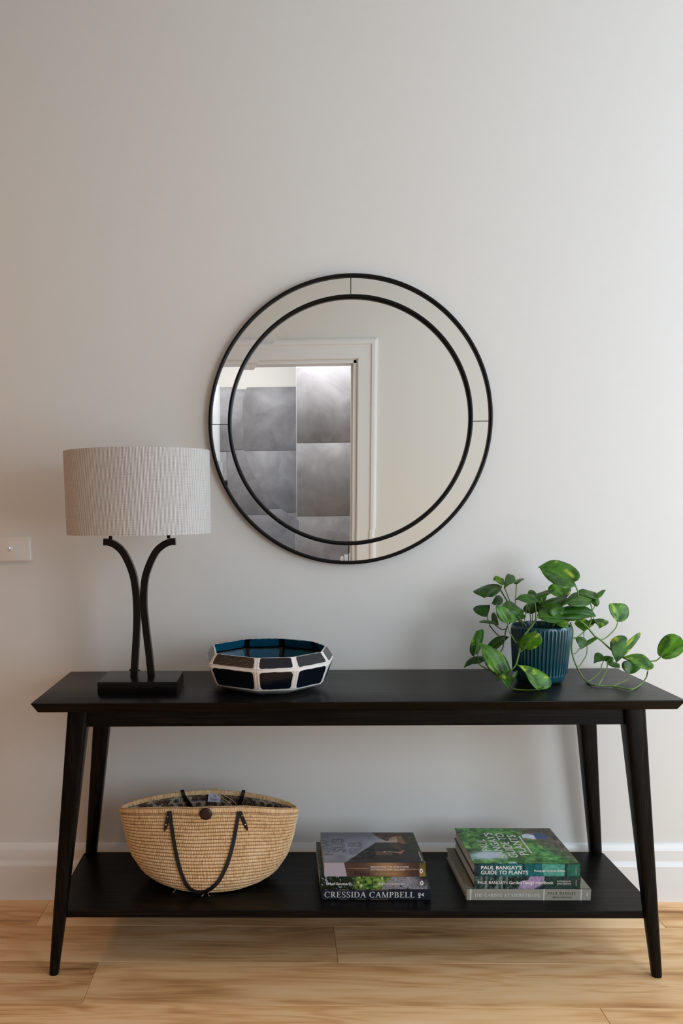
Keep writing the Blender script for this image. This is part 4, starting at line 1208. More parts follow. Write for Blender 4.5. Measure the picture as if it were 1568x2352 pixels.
def bsurf(th, q, off=0.0):
    """point on the basket wall; q = 0 base .. 1 rim; off = outward offset"""
    a, b_ = smooth_itp(QA, q) + off, smooth_itp(QB, q) + off
    c, s = np.cos(th), np.sin(th)
    p = 2 / (2.2 - 0.55 * np.clip((q - 0.35) / 0.65, 0, 1))
    x = KC.x + a * np.sign(c) * np.abs(c) ** p
    y = KC.y + b_ * np.sign(s) * np.abs(s) ** p
    z = SZ + 0.0035 + rim_h(th) * q
    return x, y, z
ROWS, SUB, CN = 25, 5, 1080
def grid_faces(nr, nc, off=0, flip=False):
    i, j = np.meshgrid(np.arange(nr - 1), np.arange(nc), indexing='ij')
    j2 = (j + 1) % nc
    f = np.stack([i * nc + j, i * nc + j2, (i + 1) * nc + j2, (i + 1) * nc + j], -1).reshape(-1, 4) + off
    return (f[:, ::-1] if flip else f).tolist()
nr = ROWS * SUB + 1
qs = np.linspace(0, 1, nr)
th = np.linspace(0, 2 * PI, CN, endpoint=False)
Q, TH = np.meshgrid(qs, th, indexing='ij')
row = Q * ROWS
fr = row - np.floor(row)
last = row > ROWS - 1.6                                # plain bound edge
scal = np.sqrt(np.clip(1 - (2 * fr - 1) ** 2, 0, 1))
scal = np.where(last, np.sqrt(np.clip(1 - (2 * (row - (ROWS - 1.6)) / 1.6 - 1) ** 2, 0, 1)) * 0.8, scal)
# arc length so that stitches keep their size
per_a = np.interp(qs, [k[0] for k in QA], [k[1] for k in QA])
stn = np.round((per_a * 4.2) / 0.0042)[:, None]
rowi = np.floor(row)
ph = TH * np.round((smooth_itp(QA, (rowi + 0.5) / ROWS) * 4.4) / 0.0046) + rowi * 2.1 + fr * 1.1
st = np.abs(np.sin(ph / 2)) ** 0.6
wob = fbm(TH * 9, Q * 30, 7, 3) - 0.5
off = 0.0042 * scal * (0.50 + 0.50 * st) + 0.0010 * wob - 0.0010
off = off * sstep(0.0, 0.02, Q)
bx_, by_, bz_ = bsurf(TH, Q, off)
V = np.stack([bx_, by_, bz_], -1).reshape(-1, 3)
F = grid_faces(nr, CN)
# rolled lip and a short inner wall
lip = []
for o_, dz in ((-0.0015, 0.0022), (-0.0045, 0.0026), (-0.0075, 0.0005), (-0.0080, -0.010)):
    x, y, z = bsurf(th, np.ones_like(th), o_)
    lip.append(np.stack([x, y, z + dz + 0.0006 * np.sin(th * 250)], -1))
n0 = len(V)
V = np.concatenate([V] + lip)
idx = np.arange(CN)
prev = (nr - 1) * CN
for i in range(4):
    cur = n0 + i * CN
    F += np.stack([prev + idx, prev + (idx + 1) % CN, cur + (idx + 1) % CN, cur + idx], -1).tolist()
    prev = cur
F.append(list(range(CN - 1, -1, -1)))
def straw_mat():
    m, N, L, b = new_mat('plaited_straw')
    tc_ = N.new('ShaderNodeTexCoord')
    mp = N.new('ShaderNodeMapping'); mp.inputs['Scale'].default_value = (240, 240, 60); L.new(tc_.outputs['Object'], mp.inputs['Vector'])
    nz = N.new('ShaderNodeTexNoise'); nz.inputs['Scale'].default_value = 1.0; nz.inputs['Detail'].default_value = 4; L.new(mp.outputs['Vector'], nz.inputs['Vector'])
    n2 = N.new('ShaderNodeTexNoise'); n2.inputs['Scale'].default_value = 14.0; n2.inputs['Detail'].default_value = 3; L.new(tc_.outputs['Object'], n2.inputs['Vector'])
    ad = N.new('ShaderNodeMath'); ad.operation = 'MULTIPLY_ADD'; ad.inputs[1].default_value = 0.45
    L.new(n2.outputs['Fac'], ad.inputs[0]); L.new(nz.outputs['Fac'], ad.inputs[2])
    r = ramp(N, [(0.42, lin((182, 134, 84))), (0.62, lin((220, 176, 124))), (0.80, lin((238, 203, 156))), (1.0, lin((246, 220, 182)))])
    L.new(ad.outputs[0], r.inputs['Fac'])
    at = N.new('ShaderNodeAttribute'); at.attribute_name = 'print'
    mx = N.new('ShaderNodeMix'); mx.data_type = 'RGBA'; mx.blend_type = 'MULTIPLY'; mx.inputs['Factor'].default_value = 1.0
    L.new(r.outputs['Color'], mx.inputs['A']); L.new(at.outputs['Color'], mx.inputs['B'])
    L.new(mx.outputs['Result'], b.inputs['Base Color'])
    b.inputs['Roughness'].default_value = 0.6; b.inputs['Specular IOR Level'].default_value = 0.35
    return m
M_STRAW = straw_mat()
body = obj('woven_body', V.tolist(), F, M_STRAW, bask, smooth=True, fix=False)
# grooves between the coils: darker fibre plus shade painted into the colour
core = np.clip(scal * 1.6, 0, 1).reshape(-1)
colr = np.ones((len(V), 3))
colr[:nr * CN] = (np.array([0.34, 0.21, 0.13])[None] * (1 - core[:, None]) + core[:, None])
set_colors(body.data, colr)
# printed cotton lining
LR, LC = 150, 1000
ql = np.linspace(0.10, 0.965, LR)
thl = np.linspace(0, 2 * PI, LC, endpoint=False)
QL, TL = np.meshgrid(ql, thl, indexing='ij')
x, y, z = bsurf(TL, QL, -0.0088)
V = np.stack([x, y, z], -1).reshape(-1, 3)
UL = TL * 0.165; VL = QL * 0.22
def lining_paint(u, v):
    n = fbm(u * 60, v * 60, 3, 3)
    c = mixc(fill(u, rgb(196, 178, 156)), rgb(112, 88, 72), sstep(0.42, 0.60, n))
    hat = (np.sin(u * 2 * PI / 0.0032) > 0.2) * (fbm(u * 50, v * 30, 9) > 0.52)
    c = mixc(c, rgb(52, 42, 40), 0.7 * hat)
    px_, pz_ = 0.0200, 0.0170
    rr_ = np.floor(v / pz_)
    uu = u + (rr_ % 2) * px_ / 2
    cu_, cv_ = (np.floor(uu / px_) + 0.5) * px_, (rr_ + 0.5) * pz_
    du, dv = uu - cu_, v - cv_
    c = mixc(c, rgb(60, 46, 42), 0.6 * (du ** 2 + dv ** 2 < 0.0064 ** 2))
    for ox, oz in ((-0.0033, -0.0028), (0.0033, -0.0028), (0.0, 0.0032)):
        d = np.sqrt((du - ox) ** 2 + (dv - oz) ** 2)
        c = mixc(c, rgb(18, 15, 16), (d < 0.0029).astype(float))
        c = mixc(c, rgb(196, 186, 176), (d < 0.0011).astype(float))
    return c
lo = obj('lining', V.tolist(), grid_faces(LR, LC, flip=True) + [list(range(LC))], M_PRINT_MATT, bask, smooth=True, fix=False)
set_colors(lo.data, lin_np(lining_paint(UL, VL)).reshape(-1, 3))
for p in lo.data.polygons: p.use_smooth = True
M_LEATHER = plain('black_leather', (0.006, 0.0055, 0.006, 1), 0.42, bump=0.3, bscale=260)
M_BRASS = plain('brass_rivet', (0.82, 0.62, 0.30, 1), 0.25, metal=1.0)
M_RAFFIA = plain('raffia', lin((206, 172, 124)), 0.7, var=0.15, bscale=80)
def front_y(x, z, off=0.0):
    """y of the basket's front at (x, z)"""
    q = np.clip((z - SZ - 0.0035) / 0.222, 0, 1)
    a, b_ = float(smooth_itp(QA, q)), float(smooth_itp(QB, q))
    c = min(abs((x - KC.x) / a), 0.999)
    e = float(2.2 - 0.55 * np.clip((q - 0.35) / 0.65, 0, 1))
    return KC.y - (b_ * (1 - c ** e) ** (1 / e)) - off
def strap_on_front(name, pts, w, t, parent, off=0.0045):
    P = [Vector((p.x, front_y(p.x, p.z, off), p.z)) for p in catmull([(x_, 0, z_) for x_, z_ in pts], 7)]
    n = len(P); S, Nn = [], []
    for i in range(n):
        tg = (P[min(i + 1, n - 1)] - P[max(i - 1, 0)]).normalized()
        nm = Vector((0, -1, 0)); nm = (nm - tg * nm.dot(tg)).normalized()
        S.append(tg.cross(nm)); Nn.append(nm)
    v, f = ribbon_geo(P, S, Nn, w, t)
    return auto_smooth(obj(name, v, f, M_LEATHER, parent), 40)
hp = [(-0.2960, 0.3910), (-0.2935, 0.3700), (-0.2880, 0.3350), (-0.2790, 0.2900), (-0.2680, 0.2480), (-0.2520, 0.2090), (-0.2360, 0.1910), (-0.2170, 0.1850), (-0.1940, 0.1915), (-0.1640, 0.2190), (-0.1400, 0.2660), (-0.1250, 0.3160), (-0.1155, 0.3640), (-0.1100, 0.3920)]
handle = strap_on_front('front_handle', hp, 0.0098, 0.0032, bask, 0.0055)
for sgn, top, tip, rv in ((-1, (-0.2990, 0.3900), (-0.3110, 0.3410), ((-0.3020, 0.3800), (-0.3075, 0.3590))), (1, (-0.1065, 0.3910), (-0.0870, 0.3440), ((-0.1020, 0.3830), (-0.0930, 0.3600)))):
    P = [(top[0] + (tip[0] - top[0]) * k, top[1] + (tip[1] - top[1]) * k) for k in (0, 0.25, 0.5, 0.75, 0.9, 1.0)]
    Pw = [Vector((px_, front_y(px_, pz_, 0.0045), pz_)) for px_, pz_ in P]
    tg = (Pw[-1] - Pw[0]).normalized(); nm = Vector((0, -1, 0)); nm = (nm - tg * nm.dot(tg)).normalized(); sd = tg.cross(nm)
    v, f = ribbon_geo(Pw, [sd] * 6, [nm] * 6, [0.0095, 0.0100, 0.0100, 0.0095, 0.0060, 0.0010], 0.0028)
    tab = obj('leather_tab', v, f, M_LEATHER, handle)
    for rx, rz in rv:
        v, f = lathe_geo([(0.0, 0.0), (0.0024, 0.0), (0.0022, 0.0008), (0.0012, 0.0015), (0.0, 0.0017)], 14, (rx, front_y(rx, rz, 0.0056), rz), axis='y')
        obj('rivet', v, f, M_BRASS, handle, smooth=True)
    # folded loop joining tab and strap
    px_ = (top[0] + (hp[0][0] if sgn < 0 else hp[-1][0])) / 2
    v, f = box_geo(px_ - 0.0062, px_ + 0.0062, front_y(px_, 0.391, 0.0078), front_y(px_, 0.391, 0.0028), 0.3870, 0.3945)
    obj('strap_fold', v, f, M_LEATHER, handle)
def back_y(x, z, off=0.0):
    return 2 * KC.y - front_y(x, z, off)
def rim_z(x):
    c = (x - KC.x) / 0.249
    t_ = math.acos(max(-1, min(1, c)))
    return SZ + 0.0035 + float(rim_h(np.array(t_)))
bh = []
for xa, xi in ((-0.2790, -0.2560), (-0.1030, -0.1180)):
    zr = rim_z(xa)
    bh.append(([(xa - 0.004, back_y(xa, 0.355, 0.0045), 0.355), (xa - 0.002, back_y(xa, zr - 0.01, 0.0045), zr - 0.01), (xa, back_y(xa, zr, -0.003), zr + 0.0052),
                (xa + (xi - xa) * 0.25, back_y(xa, zr - 0.01, -0.0125), zr - 0.010), (xi, back_y(xi, 0.355, -0.0150), 0.355), (xi + (xi - xa) * 0.8, back_y(xi, 0.30, -0.020), 0.300), ((xi + (xi - xa) * 0.8) * 0.6 - 0.187 * 0.4, -0.20, 0.245)]))
allp = bh[0] + list(reversed(bh[1]))
P = catmull(allp, 6)
n = len(P); S = []; Nn = []
for i in range(n):
    tg = (P[min(i + 1, n - 1)] - P[max(i - 1, 0)]).normalized()
    sd = Vector((1, 0, 0)); sd = (sd - tg * sd.dot(tg))
    sd = sd.normalized() if sd.length > 0.3 else Vector((0, 0, 1))
    S.append(sd); Nn.append(tg.cross(sd))
v, f = ribbon_geo(P, S, Nn, 0.0098, 0.0030)
auto_smooth(obj('back_handle', v, f, M_LEATHER, bask), 40)
# coconut button
bx0, bz0 = -0.1985, 0.3915
v, f = lathe_geo([(0.0, -0.001), (0.0165, -0.001), (0.0172, 0.0015), (0.0150, 0.0034), (0.0060, 0.0048), (0.0, 0.0050)], 32, (bx0, front_y(bx0, bz0, 0.005), bz0), axis='y')
M_COCO = plain('coconut_button', (0.028, 0.010, 0.007, 1), 0.24, var=0.7, bscale=160)
obj('button', v, f, M_COCO, bask, smooth=True)
# raffia loop and cloth tag hanging inside the back rim
kz = rim_z(-0.185)
for pts in ([(-0.183, back_y(-0.18, kz, -0.004), kz + 0.002), (-0.165, back_y(-0.165, kz - .02, -0.014), kz - 0.018), (-0.145, back_y(-0.145, .36, -0.017), 0.366), (-0.132, back_y(-0.13, .35, -0.018), 0.350)],
            [(-0.186, back_y(-0.18, kz, -0.004), kz + 0.003), (-0.160, back_y(-0.165, kz - .02, -0.012), kz - 0.012), (-0.135, back_y(-0.145, .36, -0.015), 0.372), (-0.122, back_y(-0.13, .35, -0.016), 0.357)],
            [(-0.196, back_y(-0.19, kz, -0.006), kz + 0.002), (-0.190, back_y(-0.19, kz, -0.004), kz + 0.0065), (-0.182, back_y(-0.18, kz, 0.0), kz + 0.0065), (-0.177, back_y(-0.18, kz, -0.004), kz + 0.002)]):
    v, f = tube_geo(catmull(pts, 6), 0.0013, 6)
    obj('raffia_string', v, f, M_RAFFIA, bask, smooth=True)
def tag_paint(u, v):
    c = fill(u, rgb(206, 204, 216))
    return mixc(c, rgb(150, 132, 146), 0.6 * ((u - 0.8) ** 2 + (v - 0.78) ** 2 < 0.008))
tg0 = Vector((-0.2065, back_y(-0.2, 0.39, -0.0155), 0.3700))
tagp = print_panel('cloth_tag', tg0, (0.0360, 0.0, -0.0010), (0.003, 0.006, 0.0245), 0.0006, tag_paint, 0.0015, M_PRINT_MATT, bask)
M_INK_BLUE = plain('handwriting_ink', lin((40, 40, 66)), 0.6)
tx, ty = Vector((0.0360, 0, -0.0010)), Vector((0.003, 0.006, 0.0245))
place(tagp, 'handwriting', text_geo('Le'), tg0 + tx * 0.40 + ty * 0.58, tx, ty, 0.0065, 0.0070, M_INK_BLUE)
place(tagp, 'handwriting', text_geo('Panier'), tg0 + tx * 0.20 + ty * 0.16, tx, ty, 0.0210, 0.0075, M_INK_BLUE)
# loose straw ends
for a, b_, c in (((-0.010, -0.224, 0.240), (0.006, -0.226, 0.236), (0.013, -0.230, 0.231)), ((-0.282, -0.305, 0.180), (-0.286, -0.314, 0.1775), (-0.290, -0.326, 0.1760)), ((-0.205, -0.330, 0.180), (-0.207, -0.341, 0.1775), (-0.211, -0.347, 0.1765)), ((-0.195, -0.331, 0.180), (-0.193, -0.340, 0.1775), (-0.189, -0.346, 0.1765))):
    v, f = tube_geo(catmull([a, b_, c], 4), 0.0008, 5)
    obj('straw_end', v, f, M_RAFFIA, bask, smooth=True)

# ------------------------------------------------------------------ pothos in a ribbed pot
PC = Vector((0.7070, -0.1970, TZ))
plant = root('potted_pothos', (PC.x, PC.y, PC.z), 'trailing green pothos plant in a ribbed teal pot on the console table', 'potted plant')
M_POT = plain('teal_glaze', (0.003, 0.060, 0.080, 1), 0.20, bump=0.05, bscale=60, var=0.08, spec=0.55)
NA, RIBS = 644, 46
prof = [(0.0, 0.0004, 0), (0.054, 0.0004, 0), (0.0605, 0.003, 0), (0.0650, 0.010, 0), (0.0672, 0.019, 0), (0.0676, 0.0225, 0), (0.0682, 0.0255, 1), (0.0712, 0.060, 1), (0.0745, 0.105, 1), (0.0765, 0.140, 1), (0.0768, 0.1435, 0.4), (0.0772, 0.1460, 0), (0.0768, 0.1515, 0), (0.0755, 0.1532, 0), (0.0738, 0.1520, 0), (0.0728, 0.140, 0), (0.070, 0.105, 0)]
V, F = [], []
for r, h, k in prof:
    for i in range(NA):
        a = 2 * PI * i / NA
        cc = math.cos(RIBS * a)
        rr_ = r + k * 0.0021 * (math.copysign(abs(cc) ** 0.7, cc))
        V.append((PC.x + rr_ * math.cos(a), PC.y + rr_ * math.sin(a), TZ + h))
for i in range(len(prof) - 1):
    for j in range(NA):
        F.append((i * NA + j, i * NA + (j + 1) % NA, (i + 1) * NA + (j + 1) % NA, (i + 1) * NA + j))
auto_smooth(obj('ribbed_pot', V, F, M_POT, plant, fix=False), 40)
V, F = [(PC.x, PC.y, TZ + 0.134)], []
rs = random.Random(2)
for k, r in enumerate((0.022, 0.045, 0.0718)):
    for i in range(40):
        a = 2 * PI * i / 40
        V.append((PC.x + r * math.cos(a), PC.y + r * math.sin(a), TZ + 0.132 + rs.uniform(-0.003, 0.003)))
for i in range(40): F.append((0, 1 + i, 1 + (i + 1) % 40))
for k in range(2):
    for i in range(40): F.append((1 + k * 40 + i, 1 + (k + 1) * 40 + i, 1 + (k + 1) * 40 + (i + 1) % 40, 1 + k * 40 + (i + 1) % 40))
obj('soil', V, F, plain('potting_soil', (0.012, 0.009, 0.007, 1), 0.95, bump=1.0, bscale=300), plant, smooth=True)

def leaf_material():
    m, N, L, b = new_mat('pothos_leaf')
    a = N.new('ShaderNodeAttribute'); a.attribute_name = 'print'
    L.new(a.outputs['Color'], b.inputs['Base Color'])
    b.inputs['Roughness'].default_value = 0.33; b.inputs['Specular IOR Level'].default_value = 0.38
    tr = N.new('ShaderNodeBsdfTranslucent')
    hs = N.new('ShaderNodeHueSaturation'); hs.inputs['Value'].default_value = 1.8; hs.inputs['Saturation'].default_value = 1.1; hs.inputs['Hue'].default_value = 0.485
    L.new(a.outputs['Color'], hs.inputs['Color']); L.new(hs.outputs['Color'], tr.inputs['Color'])
    mx = N.new('ShaderNodeMixShader'); mx.inputs[0].default_value = 0.36
    L.new(b.outputs[0], mx.inputs[1]); L.new(tr.outputs[0], mx.inputs[2])
    L.new(mx.outputs[0], N['Material Output'].inputs['Surface'])
    return m
M_LEAF = leaf_material()
M_STEM = plain('green_stem', lin((104, 136, 58)), 0.45, var=0.25, bscale=60)
M_STEM_DK = plain('old_brown_stem', lin((58, 60, 40)), 0.5, var=0.3, bscale=60)
OUT = [(0.0, 0.0), (-0.10, 0.18), (-0.14, 0.42), (-0.10, 0.68), (0.0, 0.88), (0.14, 0.99), (0.30, 1.0), (0.46, 0.91), (0.60, 0.75), (0.74, 0.53), (0.86, 0.28), (0.94, 0.11), (1.0, 0.0)]
def build_leaf(i, B, T, Lp, Rp, var, tone):
    B, T, Lp, Rp = Vector(B), Vector(T), Vector(Lp), Vector(Rp)
    ax = T - B
    wl, wr = (Lp - (B + ax * 0.25)) * 1.07, (Rp - (B + ax * 0.25)) * 1.07
    n = ax.cross(wr - wl)
    n = n.normalized() if n.length > 1e-9 else Vector((0, -1, 0))
    if n.y > 0: n = -n                       # upper face towards the room
    ln = ax.length
    rl = random.Random(100 + i)
    arch = rl.uniform(0.03, 0.09) * ln
    K = 5
    rowsV = []; inf = []
    out = [OUT[0]]
    for a, b_ in zip(OUT[:-1], OUT[1:]):
        out.append(((a[0] + b_[0]) / 2, (a[1] + b_[1]) / 2)); out.append(b_)
    m_ = len(out)
    for j, (oa, ow) in enumerate(out):
        s = j / (m_ - 1)
        ma = s ** 1.15
        line = []
        for k in range(-K, K + 1):
            q = abs(k) / K
            side = wl if k < 0 else wr
            a = ma * (1 - q) + oa * q if q > 0 else ma
            w = ow * q
            p = B + ax * a + side * w
            bul = arch * math.sin(PI * min(max(a, 0), 1)) - 0.10 * ln * 0.5 * (w ** 2) + 0.035 * ln * math.sin(PI * min(w, 1)) + 0.012 * ln * math.sin(a * 9 + k + i) * q
            line.append(p + n * bul)
            inf.append((a, w * (1 if k >= 0 else -1), q))
        rowsV.append(line)
    nc = 2 * K + 1
    V = [p for l in rowsV for p in l]
    F = [(r * nc + c, r * nc + c + 1, (r + 1) * nc + c + 1, (r + 1) * nc + c) for r in range(m_ - 1) for c in range(nc - 1)]
    o = obj('leaf', V, F, M_LEAF, plant, smooth=True, fix=False)
    inf = np.array(inf)
    a, w = inf[:, 0], inf[:, 1]
    dark, light = rgb(28, 74, 18), rgb(122, 178, 30)
    c = fill(a, dark * (1 - tone) + light * tone)
    g = fbm(a * 5 + i * 3.1, w * 3 + i, 7, 3)
    c = mixc(c, rgb(24, 58, 26), 0.55 * sstep(0.45, 0.7, g))
    vein = np.exp(-((np.sin((a - 0.55 * np.abs(w)) * 26)) / 0.35) ** 2)
    c = mixc(c, c * 1.25 + 0.02, 0.35 * vein * (np.abs(w) > 0.05))
    if var > 0:
        pch = fbm((a - 0.5 * np.abs(w)) * 2.2 + i * 1.7, w * 3.4 + i * 2.3, 3, 3)
        c = mixc(c, rgb(196, 206, 70), np.clip(sstep(0.76 - 0.20 * var, 0.82 - 0.18 * var, pch), 0, 1) * 0.9)
    c = mixc(c, rgb(120, 164, 70), 0.5 * np.exp(-(w / 0.03) ** 2) * (a > 0))
    set_colors(o.data, lin_np(c))
    sm = o.modifiers.new('thickness', 'SOLIDIFY'); sm.thickness = 0.0005; sm.offset = 0
    return o
# measured positions in metres: base, tip, left and right edge of each leaf, variegation, tone
LEAVES = [
    ((0.7874, -0.2, 0.9956), (0.7, -0.17, 1.0351), (0.7787, -0.165, 1.0442), (0.7273, -0.235, 0.9955), 0.6, 0.5),
    ((0.7779, -0.15, 0.9511), (0.769, -0.13, 0.9882), (0.7394, -0.15, 0.9709), (0.7995, -0.14, 0.9746), 0.5, 0.75),
    ((0.6017, -0.17, 0.985), (0.5521, -0.2, 0.9553), (0.5409, -0.15, 0.9733), (0.5792, -0.21, 0.9663), 0, 0.25),
    ((0.6157, -0.15, 0.9947), (0.5888, -0.14, 0.9986), (0.6053, -0.13, 1.0067), (0.6042, -0.17, 0.9882), 0.2, 0.85),
    ((0.6436, -0.16, 0.994), (0.6026, -0.2, 0.9802), (0.6301, -0.14, 1.0118), (0.6375, -0.19, 0.9942), 0, 0.35),
    ((0.641, -0.16, 0.994), (0.6717, -0.15, 1.0002), (0.6556, -0.14, 0.9973), (0.6467, -0.18, 0.9926), 0, 0.35),
    ((0.6132, -0.15, 0.935), (0.5792, -0.17, 0.9363), (0.6043, -0.14, 0.9549), (0.5881, -0.18, 0.9335), 0, 0.2),
    ((0.5688, -0.17, 0.9008), (0.5796, -0.15, 0.9311), (0.5295, -0.19, 0.9256), (0.5746, -0.16, 0.9183), 0, 0.25),
    ((0.5819, -0.17, 0.8884), (0.5927, -0.2, 0.8811), (0.5439, -0.2, 0.8902), (0.5929, -0.15, 0.9084), 0, 0.25),
    ((0.5988, -0.26, 0.9), (0.5641, -0.27, 0.9474), (0.5685, -0.28, 0.9159), (0.6188, -0.25, 0.9153), 0.2, 0.55),
    ((0.6551, -0.2, 0.9124), (0.5924, -0.22, 0.9382), (0.6335, -0.18, 0.9383), (0.6321, -0.22, 0.9044), 0, 0.45),
    ((0.6711, -0.25, 0.9491), (0.6183, -0.25, 0.9545), (0.6588, -0.23, 0.9657), (0.6388, -0.27, 0.951), 0, 0.3),
    ((0.6855, -0.2, 0.9611), (0.7408, -0.19, 0.9703), (0.714, -0.18, 0.9683), (0.6992, -0.22, 0.9574), 0, 0.35),
    ((0.6998, -0.16, 0.9593), (0.678, -0.16, 0.9627), (0.6916, -0.15, 0.9707), (0.6791, -0.18, 0.9597), 0, 0.45),
    ((0.7694, -0.2, 0.9534), (0.6953, -0.22, 0.9316), (0.7411, -0.18, 0.9521), (0.7284, -0.24, 0.9294), 0.1, 0.35),
    ((0.8334, -0.2, 0.9432), (0.7446, -0.24, 0.9372), (0.8154, -0.17, 0.9624), (0.7852, -0.25, 0.9356), 0.1, 0.4),
    ((0.7537, -0.22, 0.9146), (0.8497, -0.2, 0.9033), (0.7959, -0.2, 0.932), (0.7708, -0.23, 0.8974), 0, 0.3),
    ((0.74, -0.265, 0.9051), (0.6689, -0.27, 0.9106), (0.7063, -0.24, 0.9289), (0.7001, -0.285, 0.9013), 0.1, 0.35),
    ((0.7389, -0.25, 0.9062), (0.7535, -0.22, 0.9324), (0.7084, -0.26, 0.9276), (0.7554, -0.22, 0.9172), 0, 0.4),
    ((0.7255, -0.26, 0.8983), (0.7496, -0.28, 0.8808), (0.7495, -0.25, 0.9011), (0.7289, -0.28, 0.8881), 0.4, 0.7),
    ((0.8562, -0.17, 0.9524), (0.7937, -0.19, 0.9621), (0.8426, -0.15, 0.9695), (0.8361, -0.19, 0.9528), 0.1, 0.4),
    ((0.8549, -0.17, 0.9544), (0.8892, -0.16, 0.9701), (0.8702, -0.155, 0.9636), (0.8649, -0.18, 0.9528), 0.2, 0.6),
    ((0.8563, -0.17, 0.9511), (0.8594, -0.18, 0.9259), (0.8474, -0.17, 0.9384), (0.8712, -0.16, 0.9435), 0.1, 0.45),
    ((0.9172, -0.18, 0.8863), (0.9025, -0.17, 0.936), (0.8856, -0.2, 0.9224), (0.9518, -0.16, 0.917), 0.9, 0.6),
    ((0.8658, -0.15, 0.8871), (0.8719, -0.17, 0.8658), (0.9052, -0.14, 0.8802), (0.8636, -0.16, 0.8807), 0.3, 0.35),
    ((0.8531, -0.14, 0.8832), (0.8386, -0.15, 0.8546), (0.8222, -0.13, 0.8782), (0.8662, -0.15, 0.8786), 0.1, 0.55),
    ((0.8322, -0.19, 0.8356), (0.81, -0.21, 0.8153), (0.8014, -0.2, 0.8438), (0.8636, -0.18, 0.8401), 0, 0.35),
    ((0.9338, -0.21, 0.8381), (0.8977, -0.23, 0.7823), (0.8876, -0.22, 0.838), (0.9672, -0.2, 0.8447), 0.9, 0.45),
    ((0.9768, -0.24, 0.7639), (0.9177, -0.22, 0.7964), (0.9798, -0.22, 0.7935), (0.9349, -0.26, 0.7826), 0.8, 0.65),
    ((0.9515, -0.19, 0.7445), (0.9645, -0.17, 0.7748), (0.9314, -0.19, 0.7713), (0.9857, -0.18, 0.7637), 0.2, 0.35),
    ((1.0198, -0.22, 0.797), (1.0718, -0.21, 0.8482), (1.0307, -0.2, 0.8421), (1.0663, -0.23, 0.8094), 0.3, 0.75),
    ((0.8772, -0.2, 0.7852), (0.8466, -0.21, 0.7773), (0.8607, -0.19, 0.8015), (0.8682, -0.21, 0.784), 0, 0.4),
    ((0.8847, -0.2, 0.7799), (0.9056, -0.19, 0.79), (0.8808, -0.19, 0.7918), (0.8972, -0.2, 0.7755), 0, 0.45),
    ((0.8886, -0.2, 0.776), (0.9157, -0.21, 0.7621), (0.9147, -0.19, 0.7752), (0.8957, -0.21, 0.7679), 0, 0.6),
    ((0.5267, -0.22, 0.806), (0.532, -0.2, 0.8664), (0.5095, -0.24, 0.8318), (0.5524, -0.2, 0.8544), 0.2, 0.4),
    ((0.5722, -0.2, 0.817), (0.6241, -0.19, 0.8478), (0.5822, -0.19, 0.8412), (0.5909, -0.21, 0.8224), 0, 0.2),
    ((0.5514, -0.23, 0.7884), (0.4909, -0.25, 0.7752), (0.5269, -0.22, 0.7988), (0.5231, -0.25, 0.7863), 0, 0.12),
    ((0.5758, -0.28, 0.7703), (0.5192, -0.27, 0.8478), (0.5383, -0.31, 0.7976), (0.5959, -0.27, 0.8015), 0.1, 0.6),
    ((0.6362, -0.3, 0.8362), (0.657, -0.31, 0.8839), (0.6241, -0.295, 0.857), (0.6739, -0.3, 0.8487), 0.35, 0.55),
    ((0.6584, -0.33, 0.7364), (0.6135, -0.31, 0.7943), (0.635, -0.36, 0.7596), (0.6974, -0.3, 0.7596), 0.15, 0.7),
    ((0.6004, -0.3, 0.7617), (0.589, -0.3168, 0.7319), (0.5702, -0.31, 0.7654), (0.6232, -0.28, 0.7663), 0.1, 0.45),
    ((0.6827, -0.17, 0.9102), (0.7024, -0.16, 0.9412), (0.6663, -0.18, 0.9296), (0.7064, -0.17, 0.9229), 0, 0.3),
    ((0.7235, -0.15, 0.9073), (0.7091, -0.14, 0.9297), (0.7079, -0.15, 0.914), (0.7311, -0.14, 0.9256), 0, 0.2),
    ((0.8109, -0.15, 0.9262), (0.7966, -0.13, 0.9449), (0.7915, -0.15, 0.9315), (0.8137, -0.14, 0.9432), 0, 0.5),
    ((0.7206, -0.14, 0.931), (0.7395, -0.13, 0.9558), (0.7116, -0.15, 0.9491), (0.7305, -0.14, 0.9387), 0, 0.75),
]
